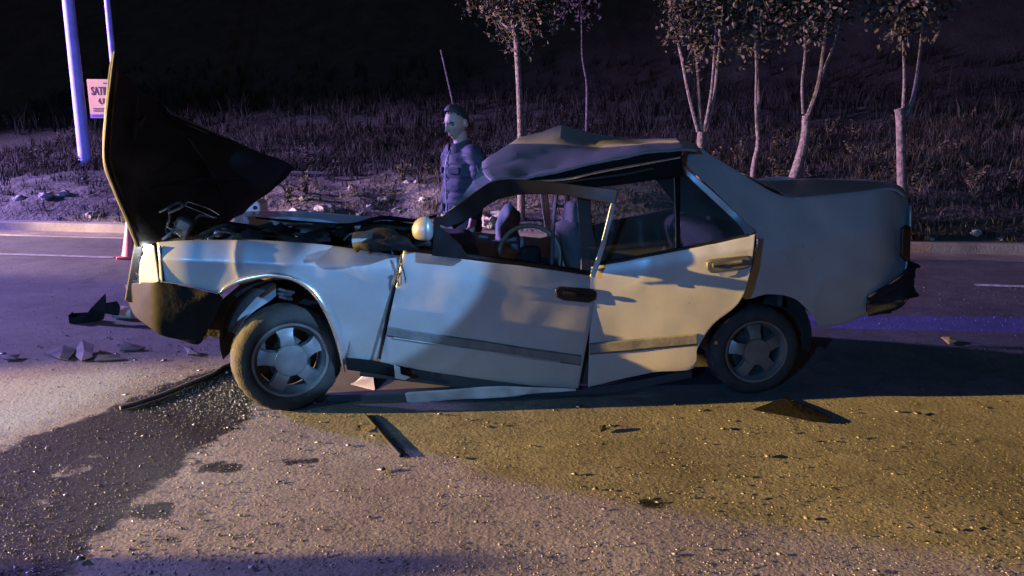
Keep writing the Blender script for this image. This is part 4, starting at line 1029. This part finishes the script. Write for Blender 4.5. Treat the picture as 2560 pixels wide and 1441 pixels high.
# white barrier behind the engine bay
bp0 = ground(640, 640); bx = atY(640, 520, 7.2); 
br = empty('road_barrier', (bx.x, 7.2, 0))
M_white = mat('white_plastic', (.72, .66, .62), .45, var=.15)
out = [(-.22, 0), (-.20, .05), (-.14, .1), (-.12, .80), (-.10, .86), (.04, .94), (.075, .90), (.08, .75), (.08, .1), (.16, .05), (.18, 0)]
zt = atY(645, 497, 7.2).z
V = [(x, -.12, z / .94 * zt) for x, z in out] + [(x, .12, z / .94 * zt) for x, z in out]; n = len(out)
bo = mesh_obj('body', V, [tuple(range(n)), tuple(range(2 * n - 1, n - 1, -1))] + [(i, i + n, (i + 1) % n + n, (i + 1) % n) for i in range(n)], M_white, br, angle=30)
m_ = bo.modifiers.new('edge', 'BEVEL'); m_.width = .012; m_.segments = 3
V_, F_ = tube_geo([Vector((.035, -.14, zt * .92)), Vector((.035, -.10, zt * .92))], .018, 14); mesh_obj('bolt_hole', V_, F_, mat('hole_brown', (.05, .03, .02), .9), br)
tag(br, 'white plastic barrier post showing behind the engine bay', 'barrier')
# traffic cone
cp = ground(334, 646); cn = empty('traffic_cone', (cp.x, cp.y, 0)); M_cone = mat('cone_red', (.62, .07, .05), .5, var=.2)
cs_ = cp.y * 1.02 / F
bbox_obj('base', (0, 0, .02), (58 * cs_, 58 * cs_, .04), M_cone, cn, None, .01)
V = []
for i in range(28):
    a = 2 * math.pi * i / 28
    for r_, z_ in ((.13, .04), (.125, .06), (.085, .25), (.05, .44), (.03, .52), (.026, .53), (.0, .53)): V.append((r_ * math.cos(a), r_ * math.sin(a), z_))
cbody = mesh_obj('cone_body', V, grid_faces(28, 7, closed_u=True, flip=True), M_cone, cn, angle=40)
tag(cn, 'red traffic cone standing left of the car nose', 'cone')

# ------------------------------------------------------------------ debris on the road
M_violet_scrap = mat('grey_plastic_scrap', (.05, .05, .055), .5, var=.5, scale=10)
def shard(name, pts, zs, label, m=M_black, th=.008, cat='debris', group=None):
    P = [ground(x, y) for x, y in pts]; c = sum(P, Vector()) / len(P)
    V = [(p.x - c.x, p.y - c.y, z * .6) for p, z in zip(P, zs)]
    n = len(V); V.append((sum(v[0] for v in V) / n, sum(v[1] for v in V) / n, sum(v[2] for v in V) / n + .008))
    o = mesh_obj(name, V, [(i, (i + 1) % n, n) for i in range(n)], m, smooth=False); solid(o, th, 0); o.location = (c.x, c.y, .012)
    tag(o, label, cat, group); return o
# grille piece with its roll
def upright(name, pts, Y0, label, m, th=.02, cat='debris'):
    P = [atY(x, y, Y0) for x, y in pts]; zmin = min(p.z for p in P); c = sum(P, Vector()) / len(P)
    V = [(p.x - c.x, .05 * nz(p, 6), p.z - zmin) for p in P]; n = len(V)
    o = mesh_obj(name, V, [tuple(range(n))], m, smooth=False); solid(o, th, 0); o.location = (c.x, Y0, .01); tag(o, label, cat); return o
gy = ground(250, 808).y
gl = upright('grille_fragment', [(205, 806), (232, 770), (258, 738), (262, 760), (290, 755), (300, 770), (296, 790), (262, 785), (258, 800), (236, 806)], gy, 'jagged upright black grille fragment in front of the bumper', M_black)
bx_ = ground(205, 805)
bx0 = empty('plastic_box', (bx_.x, bx_.y, 0), .3)
for c, s in (((0, 0, .01), (.16, .12, .012)), ((-.075, 0, .04), (.01, .12, .07)), ((.075, 0, .035), (.01, .12, .06)), ((0, .055, .035), (.14, .01, .06)), ((0, -.055, .03), (.14, .01, .05))):
    bbox_obj('box_side', c, s, M_black, bx0, None, .002)
tag(bx0, 'small open black plastic box lying left of the grille fragment', 'debris')
rl = ground(300, 797); V_, F_ = tube_geo([Vector((-.05, 0, .06)), Vector((-.04, 0, .06)), Vector((.12, .0, .06)), Vector((.13, 0, .06))], [.045, .052, .05, .045], 18)
ro = mesh_obj('filter_canister', V_, F_, mat('pale_canister', (.45, .34, .30), .5), angle=40); ro.location = (rl.x, rl.y, -.006); ro.rotation_euler = (0, 0, -.15); tag(ro, 'pale cylindrical canister beside the grille fragment', 'canister')
shard('plastic_scrap', [(112, 888), (160, 878), (195, 884), (170, 905), (150, 903)], [.0, .05, .03, 0, .01], 'left half of the violet plastic scraps by the pale patch', M_violet_scrap)
shard('plastic_scrap', [(182, 890), (208, 872), (236, 880), (232, 902), (205, 908)], [0, .08, .06, .02, 0], 'raised middle piece of the violet plastic scraps', M_violet_scrap)
shard('plastic_scrap', [(232, 895), (300, 897), (306, 904), (238, 908)], [.01, .02, 0, 0], 'flat strip ending the row of violet plastic scraps', M_violet_scrap)
shard('plastic_scrap', [(300, 882), (310, 866), (335, 872), (365, 876), (345, 880)], [0, .04, .03, .01, 0], 'small star-shaped plastic scrap below the front bumper', M_violet_scrap)
shard('plastic_scrap', [(460, 878), (480, 880), (496, 892), (470, 890)], [.03, .04, .01, 0], 'small bent scrap left of the front wheel', M_violet_scrap)
shard('plastic_scrap', [(5, 895), (50, 893), (40, 903), (10, 903)], [.01, .01, 0, 0], 'flat scrap at the left edge of the pale patch', M_violet_scrap)
shard('crumpled_panel', [(815, 985), (850, 965), (900, 958), (932, 952), (938, 990), (900, 998), (850, 990)], [0, .02, .03, .09, .04, .0, 0], 'crumpled violet plastic panel under the car behind the front wheel', mat('pale_scrap', (.22, .21, .25), .5, var=.4))
shard('lamp_fragment', [(2352, 852), (2375, 853), (2390, 860), (2372, 864)], [.02, .03, .01, 0], 'small yellow lamp fragment on the road right of the car', mat('amber_lens', (.5, .36, .08), .3))
shard('plastic_scrap', [(1498, 1076), (1512, 1074), (1516, 1082), (1502, 1085)], [.01, .02, .01, 0], 'tiny dark scrap on the amber-lit road below the front door', M_black)
shard('plastic_scrap', [(886, 1074), (900, 1076), (902, 1084), (888, 1082)], [.01, .02, .01, 0], 'tiny dark scrap left of the black trim stick', M_black)
hs = [ground(x, y, .014) for x, y in [(300, 1020), (330, 1012), (400, 990), (470, 962), (530, 938), (562, 918), (600, 905)]]
hz = tube('rubber_hose', hs, [.012, .013, .014, .015, .016, .016, .016], M_rubber, None, n=10, sub=5); tag(hz, 'black rubber strip trailing from the front wheel across the wet patch', 'hose')
ts = [ground(x, y, .007) for x, y in [(912, 1036), (940, 1068), (970, 1104), (1002, 1140)]]
tz = tube('trim_stick', ts, [.006, .008, .008, .009], M_black, None, n=8, sub=4); tag(tz, 'straight black trim stick lying before the front door', 'trim')
wedge = shard('shadow_wedge', [(1880, 1030), (1960, 1000), (2030, 1030), (2082, 1056), (2070, 1062), (2030, 1060), (1960, 1045)], [0, .002, .003, .002, 0, 0, 0], 'flat black sheet standing in for the shadow by the rear wheel', M_blackest, .003)  # tyre shadow drawn as a thin black sheet on the road

# loose gravel on the chip-seal road and shattered glass
def scatter(name, n, pts_fn, size_fn, m, label, cat, flat=.7):
    base = np.array([(1, 0, 0), (-1, 0, 0), (0, 1, 0), (0, -1, 0), (0, 0, 1), (0, 0, -1)], float)
    tri = np.array([(0, 2, 4), (2, 1, 4), (1, 3, 4), (3, 0, 4), (2, 0, 5), (1, 2, 5), (3, 1, 5), (0, 3, 5)])
    P = pts_fn(n); n = len(P); s = size_fn(n)
    V = base[None] * rng.uniform(.6, 1.3, (n, 6, 1)); V += rng.normal(0, .22, V.shape); V[..., 2] *= flat
    ang = rng.uniform(0, 6.28, n); ca, sa = np.cos(ang)[:, None], np.sin(ang)[:, None]
    x = V[..., 0] * ca - V[..., 1] * sa; y = V[..., 0] * sa + V[..., 1] * ca
    V = np.stack([x, y, V[..., 2]], -1) * s[:, None, None]
    V[..., 0] += P[:, 0, None]; V[..., 1] += P[:, 1, None]; V[..., 2] += (s * .35)[:, None] + .002
    Fc = (tri[None] + (np.arange(n) * 6)[:, None, None]).reshape(-1, 3)
    me = bpy.data.meshes.new(name); V = V.reshape(-1, 3)
    me.vertices.add(len(V)); me.vertices.foreach_set('co', V.ravel()); me.loops.add(Fc.size); me.loops.foreach_set('vertex_index', Fc.ravel().astype(np.int32))
    me.polygons.add(len(Fc)); me.polygons.foreach_set('loop_start', np.arange(0, Fc.size, 3, dtype=np.int32)); me.update(calc_edges=True); me.validate()
    o = bpy.data.objects.new(name, me); COL.objects.link(o); me.materials.append(m); tag(o, label, cat, kind='stuff'); return o
M_stone = leaf_mat('road_gravel', (.05, .046, .043), (.125, .117, .108)); M_stone_wet = leaf_mat('wet_gravel', (.006, .006, .007), (.04, .04, .044))
M_stone_wet.node_tree.nodes['Principled BSDF'].inputs['Roughness'].default_value = .5
def in_view(n):
    px = rng.uniform(-150, 2700, n); py = 1000 + 500 * rng.random(n) ** .8
    return np.array([ground(a, b_)[:2] for a, b_ in zip(px, py)])
def dry_pts(n): P = in_view(n); return P[wet_at(P[:, 0], P[:, 1]) < .5]
def wet_pts(n): P = in_view(n); return P[wet_at(P[:, 0], P[:, 1]) >= .5]
scatter('gravel', 11000, dry_pts, lambda n: rng.gamma(1.6, .0013, n) + .001, M_stone, 'loose chippings on the dry road in front of the car', 'gravel', .28)
scatter('wet_gravel', 26000, wet_pts, lambda n: rng.gamma(1.6, .0012, n) + .001, M_stone_wet, 'dark wet chippings in the spilled fluid', 'gravel', .4)
def glass_shard_mat():
    m, t, b = new_mat('safety_glass'); b.inputs['Base Color'].default_value = (.09, .105, .10, 1); b.inputs['Roughness'].default_value = .06
    b.inputs['Specular IOR Level'].default_value = .8; return m
def glass_pts(n):
    k = n // 6
    A1 = np.array([ground(a, b_)[:2] for a, b_ in zip(rng.normal(520, 130, 2 * k), rng.normal(1000, 45, 2 * k))])
    A2 = np.array([ground(a, b_)[:2] for a, b_ in zip(rng.uniform(-50, 600, 2 * k), rng.uniform(660, 1400, 2 * k))])
    A3 = np.array([ground(a, b_)[:2] for a, b_ in zip(rng.uniform(2050, 2600, k), rng.uniform(700, 900, k))])
    A4 = np.array([ground(a, b_)[:2] for a, b_ in zip(rng.normal(590, 60, k), rng.normal(985, 30, k))])
    return np.concatenate([A1, A2, A3, A4])
scatter('shattered_glass', 6500, glass_pts, lambda n: rng.gamma(1.5, .0012, n) + .0012, glass_shard_mat(), 'shattered safety glass sprinkled over the road', 'glass')
def crumb_pts(n):
    k = n // 3
    A1 = np.array([ground(a, b_)[:2] for a, b_ in zip(rng.normal(330, 200, k), rng.normal(880, 70, k))])
    A2 = np.array([ground(a, b_)[:2] for a, b_ in zip(rng.uniform(600, 2500, k), rng.normal(1060, 60, k))])
    A3 = np.array([ground(a, b_)[:2] for a, b_ in zip(rng.uniform(0, 2560, k), rng.uniform(1000, 1440, k))])
    return np.concatenate([A1, A2, A3])
scatter('plastic_crumbs', 260, crumb_pts, lambda n: rng.gamma(1.6, .004, n) + .003, M_violet_scrap, 'small dark crumbs of broken plastic scattered over the road', 'debris', .35)

# ------------------------------------------------------------------ the man behind the car
M_skin = mat('skin', (.46, .30, .22), .55, var=.12, scale=20, spec=.35)
M_hair = mat('hair', (.05, .043, .042), .6, bump=.6, bscale=90)
M_jacket = mat('dark_jacket', (.042, .042, .062), .75, var=.3, scale=6, bump=.15, bscale=60)
M_trouser = mat('trousers', (.05, .05, .055), .85, bump=.2)
M_shoe = mat('shoes', (.03, .027, .025), .5)
def loft_geo(rings, n=24):
    "rings: (centre, rx, ry[, tilt]) -> closed tube with elliptical sections in xy"
    V = []; Fc = []
    for (c, rx, ry) in rings:
        for k in range(n):
            a = 2 * math.pi * k / n; V.append(Vector(c) + Vector((rx * math.cos(a), ry * math.sin(a), 0)))
    for i in range(len(rings) - 1):
        for k in range(n):
            a = i * n + k; b_ = i * n + (k + 1) % n; Fc.append((a, b_, b_ + n, a + n))
    Fc.append(tuple(range(n))[::-1]); Fc.append(tuple(range((len(rings) - 1) * n, len(rings) * n)))
    return V, Fc
def limb_geo(pts, radii, n=16, sub=5):
    pr = catmull([list(p) + [r] for p, r in zip(pts, radii)], sub)
    return tube_geo([p[:3] for p in pr], [max(.003, p[3]) for p in pr], n)
def head_geo():
    V = []; nu, nv = 56, 44
    def bump(x, z, cx, cz, sx, sz): return math.exp(-((x - cx) / sx) ** 2 - ((z - cz) / sz) ** 2)
    for i in range(nu):
        for j in range(nv):
            th = 2 * math.pi * i / nu; ph = math.pi * j / (nv - 1)
            x = math.sin(ph) * math.sin(th); y = -math.sin(ph) * math.cos(th); z = math.cos(ph)
            w_ = .078 * (1 - .10 * max(0, -z)); X = x * w_; Z = z * .122
            Y = y * (.102 if y > 0 else .095)
            if z < -.1:
                k = min(1, (-z - .1) / .8); X *= 1 - .30 * k
                if y > 0: Y *= 1 - .45 * k; Z += .03 * k * y
                else: Y = Y * (1 - .0 * k) - .006 * k
            if y < 0:
                fr = max(0, -y)
                Y -= fr * (.036 * bump(X, Z, 0, -.024, .013, .017) + .020 * bump(X, Z, 0, .004, .009, .022))       # nose
                Y -= fr * .011 * bump(X, Z, 0, .030, .045, .009)                                                    # brow
                Y += fr * (.018 * bump(abs(X), Z, .031, .010, .017, .011))                                           # eye sockets
                Y -= fr * (.009 * bump(X, Z, 0, -.058, .022, .006) + .008 * bump(X, Z, 0, -.070, .018, .006))        # lips
                Y += fr * .004 * bump(X, Z, 0, -.064, .022, .003)
                Y -= fr * .014 * bump(X, Z, 0, -.100, .024, .016)                                                    # chin
                Y -= fr * .004 * bump(abs(X), Z, .045, -.020, .016, .016)                                            # cheekbone
            V.append(Vector((X, Y, Z)))
    Fc = grid_faces(nu, nv, closed_u=True)
    return V, Fc
def remesh_obj(name, geos, voxel, m, parent, smooth_it=4, fold=None):
    V, Fc = merge_geo(geos); me = bpy.data.meshes.new(name + '_src'); me.from_pydata([tuple(v) for v in V], [], Fc)
    bm = bmesh.new(); bm.from_mesh(me); bmesh.ops.remove_doubles(bm, verts=bm.verts[:], dist=1e-5); bmesh.ops.recalc_face_normals(bm, faces=bm.faces[:]); bm.to_mesh(me); bm.free()
    t = bpy.data.objects.new(name + '_src', me); COL.objects.link(t)
    rm = t.modifiers.new('r', 'REMESH'); rm.mode = 'VOXEL'; rm.voxel_size = voxel
    if smooth_it:
        s_ = t.modifiers.new('s', 'SMOOTH'); s_.iterations = smooth_it; s_.factor = .5
    bpy.context.view_layer.update()
    out = bpy.data.meshes.new_from_object(t.evaluated_get(bpy.context.evaluated_depsgraph_get())); bpy.data.objects.remove(t)
    if fold:
        nr = [v.normal.copy() for v in out.vertices]
        for v, n_ in zip(out.vertices, nr): v.co += n_ * fold(v.co)
    out.name = name
    o = bpy.data.objects.new(name, out); COL.objects.link(o); out.materials.clear(); out.materials.append(m); o.parent = parent
    for p in out.polygons: p.use_smooth = True
    return o
def hand_geos(w_, dirn, side):
    "relaxed hand hanging from the wrist point w_"
    g = []; w_ = Vector(w_); dn = Vector(dirn).normalized(); fw = Vector((0, -1, 0)); 
    sd = dn.cross(fw).normalized() * side          # palm normal-ish
    palm = w_ + dn * .05
    g.append(limb_geo([w_, w_ + dn * .03, w_ + dn * .085], [.026, .032, .03], 12))
    for k, (ln, off) in enumerate([(.072, -.030), (.080, -.010), (.074, .010), (.060, .028)]):
        b0 = w_ + dn * .085 - fw * off
        g.append(limb_geo([b0 - dn * .02, b0 + dn * ln * .45, b0 + dn * ln * .8 + sd * .012, b0 + dn * ln + sd * .028], [.010, .0095, .009, .007], 10, 3))
    g.append(limb_geo([w_ + dn * .02 + fw * .02, w_ + dn * .05 + fw * .045, w_ + dn * .085 + fw * .05 + sd * .01], [.012, .011, .008], 10, 3))
    return g
def make_person(name, label, loc, rz, head_pitch=R(18), head_yaw=0, jacket_m=M_jacket):
    root = empty(name, loc, rz); root.scale = (.965, .965, .965)
    hc = Vector((0, -.04, 1.632)); hm = Matrix.Rotation(head_yaw, 3, 'Z') @ Matrix.Rotation(head_pitch, 3, 'X')
    hv, hf = head_geo(); hv = [hc + hm @ (v * 1.07) for v in hv]
    ear = []
    for s in (-1, 1):
        e, ef = rock_geo((0, 0, 0), 1, 3, .012, .022, .036, 2, .1); ear.append(([hc + hm @ (Vector((s * .087, .014, -.004)) + v) for v in e], ef))
    shoulder_z = 1.42
    arms = {}
    g = [(hv, hf)] + ear
    g.append(limb_geo([(0, .0, 1.36), (0, -.002, 1.46), (0, -.015, 1.57)], [.07, .060, .058], 18))
    g.append(loft_geo([((0, 0, .86), .15, .10), ((0, 0, .95), .165, .115), ((0, .0, 1.05), .15, .105), ((0, 0, 1.2), .165, .115), ((0, .005, 1.34), .18, .11), ((0, .01, 1.43), .13, .08), ((0, .0, 1.47), .06, .05)]))
    for s in (-1, 1):
        sh = (s * .185, .01, 1.39); el = (s * .235, .02, 1.11); wr = (s * .225, -.05, .86)
        arms[s] = (sh, el, wr)
        g.append(limb_geo([(s * .10, .01, 1.40), sh, el, wr], [.05, .055, .042, .028], 14))
        g += hand_geos(wr, (0, -.12, -1), -s)
        g.append(limb_geo([(s * .085, 0, .92), (s * .10, .0, .70), (s * .10, -.005, .48), (s * .105, .02, .28), (s * .105, .03, .08)], [.09, .085, .058, .055, .038], 16))
        g.append(limb_geo([(s * .105, .05, .05), (s * .11, -.03, .05), (s * .115, -.15, .035)], [.042, .045, .032], 12))
    body = remesh_obj('body', g, .0042, M_skin, root, 1)
    # clothing
    j = [loft_geo([((0, .0, .74), .185, .145), ((0, 0, .80), .19, .15), ((0, 0, 1.0), .18, .145), ((0, 0, 1.2), .195, .15), ((0, .005, 1.33), .20, .145), ((0, .01, 1.42), .145, .11), ((0, .0, 1.475), .09, .082)], 32)]
    for s in (-1, 1):
        sh, el, wr = arms[s]
        j.append(limb_geo([(s * .08, .01, 1.39), sh, (s * .23, .02, 1.26), el, (s * .238, -.01, .98), (s * .228, -.04, .90)], [.075, .080, .070, .062, .056, .050], 18))
    def folds(co):
        v = Vector((co.x * 5, co.y * 5, co.z * 14)); return .012 * noise.noise(v) + .007 * noise.noise(v * 2.3) - .010 * math.exp(-((co.z % .105 - .05) / .012) ** 2)
    jk = remesh_obj('jacket', j, .011, jacket_m, root, 3, folds)
    jk['label'] = 'dark padded jacket with stand-up collar'
    V = []
    cr = [(1.42, .105, .098), (1.46, .096, .092), (1.495, .094, .090), (1.506, .090, .086), (1.495, .084, .080), (1.43, .082, .074)]
    for i in range(32):
        a = R(-90 + 18 + (360 - 36) * i / 31)
        for z_, rx, ry in cr: V.append((rx * math.cos(a), ry * math.sin(a) - .008 - (.012 if math.sin(a) < 0 else 0), z_ - .035 * max(0, -math.sin(a))))
    mesh_obj('collar', V, grid_faces(32, len(cr)), jacket_m, jk, angle=0)
    tube('zip', [(0.004, -.146, .76), (.0, -.145, 1.0), (0, -.150, 1.2), (0, -.146, 1.32), (0, -.108, 1.42)], .005, M_pale_metal, jk, n=6, sub=4)
    for s in (-1, 1):
        for z_, hh in ((1.27, .05), (.98, .06)):
            bb = bbox_obj('pocket_flap', (s * .095, -.130 if z_ > 1.1 else -.126, z_), (.11, .02, hh), jacket_m, jk, Matrix.Rotation(s * R(26), 3, 'Z'), .006)
        sh, el, wr = arms[s]
        tube('sleeve_piping', [(s * .262, -.03, 1.33), (s * .296, -.025, 1.24), (s * .298, -.015, 1.13)], .003, M_pale_metal, jk, n=5, sub=3)
    t = [loft_geo([((0, 0, .80), .17, .125), ((0, 0, .90), .18, .13), ((0, 0, 1.0), .165, .12)], 24)]
    for s in (-1, 1): t.append(limb_geo([(s * .085, 0, .90), (s * .10, .0, .70), (s * .10, -.005, .48), (s * .105, .02, .28), (s * .105, .03, .07)], [.10, .098, .076, .07, .062], 18))
    remesh_obj('trousers', t, .012, M_trouser, root, 3, lambda co: .006 * noise.noise(Vector((co.x * 6, co.y * 6, co.z * 16))))
    for s in (-1, 1): remesh_obj('shoe', [limb_geo([(s * .105, .07, .05), (s * .11, -.03, .055), (s * .115, -.18, .04)], [.046, .052, .036], 14)], .008, M_shoe, root, 2)
    # hair: cap with lifted front
    V = []; nu, nv = 48, 18
    for i in range(nu):
        th = 2 * math.pi * i / nu
        for j_ in range(nv):
            fr = -math.cos(th)                 # -1 front, +1 back
            lim = .30 + .22 * (fr + 1) / 2 if abs(math.sin(th)) < 2 else .4
            lim = np.interp(fr, [-1, -.6, 0, .5, 1], [.255, .28, .40, .54, .61])
            ph = math.pi * lim * j_ / (nv - 1)
            x = math.sin(ph) * math.sin(th); y = -math.sin(ph) * math.cos(th); z = math.cos(ph)
            k = 1.012 + .05 * max(0, z - .25) + .035 * max(0, z) * noise.noise(Vector((x * 11, y * 11, z * 11)))
            lift = .034 * max(0, -y * 1.2) * max(0, z) + .008 * z
            if j_ == nv - 1: k = 1.0
            V.append(hc + hm @ (1.07 * Vector((x * .078 * k, y * .100 * k - .004 * max(0, -y), z * .122 * k + lift))))
    hair = mesh_obj('hair', V, grid_faces(nu, nv, closed_u=True), M_hair, root, angle=0)
    solid(hair, .004, 1)
    rnd = random.Random(3); sg_ = []
    for k in range(700):                       # short strands standing off the cap
        th = rnd.uniform(0, 6.283); fr = -math.cos(th); ph = math.pi * np.interp(fr, [-1, -.6, 0, .5, 1], [.255, .28, .40, .54, .61]) * math.sqrt(rnd.random()) * 1.03
        n_ = Vector((math.sin(ph) * math.sin(th), -math.sin(ph) * math.cos(th), math.cos(ph)))
        p_ = 1.07 * Vector((n_.x * .079, n_.y * .101, n_.z * .124 + .008 * n_.z)); ln = .010 + .022 * max(0, n_.z) * rnd.uniform(.4, 1)
        dr = (n_ + Vector((rnd.gauss(0, .35), rnd.gauss(-.1, .35), rnd.gauss(.2, .3)))).normalized(); sd = dr.cross(Vector((rnd.gauss(0, 1), rnd.gauss(0, 1), 0))).normalized() * .0025
        sg_.append(([hc + hm @ (p_ - sd), hc + hm @ (p_ + sd), hc + hm @ (p_ + dr * ln)], [(0, 1, 2)]))
    V_, F_ = merge_geo(sg_); mesh_obj('hair_strands', V_, F_, M_hair, hair, smooth=False)
    for s in (-1, 1):
        bm = bmesh.new(); bmesh.ops.create_uvsphere(bm, u_segments=14, v_segments=10, radius=.0135, matrix=Matrix.Translation(hc + hm @ Vector((s * .033, -.071, .010)))); bm_obj('eye', bm, M_shoe, root, angle=0)
        tube('eyebrow', [hc + hm @ Vector((s * .014, -.104, .027)), hc + hm @ Vector((s * .034, -.100, .034)), hc + hm @ Vector((s * .054, -.082, .027))], [.004, .0075, .004], M_hair, root, n=6, sub=3)
    tube('mouth', [hc + hm @ Vector((-.026, -.094, -.068)), hc + hm @ Vector((0, -.107, -.067)), hc + hm @ Vector((.026, -.094, -.068))], [.002, .0045, .002], mat('lips', (.16, .07, .06), .6), root, n=6, sub=4)
    tag(root, label, 'person'); return root
PY = 5.98
pp = atY(1150, 300, PY)
make_person('person', 'man in dark jacket looking down behind the crushed car', (pp.x + .01, PY, 0), R(-56), R(16), R(14))
# a second onlooker, left of the photographer: the end of his shadow lies at the bottom of the view
make_person('person', 'onlooker in dark jacket standing on the road left of the photographer', (*(Vector((-.30, 2.43, 0)) + (1.70 / AMBER.z) * (AMBER - Vector((-.30, 2.43, 0))))[:2], 0), R(150), R(5), 0)
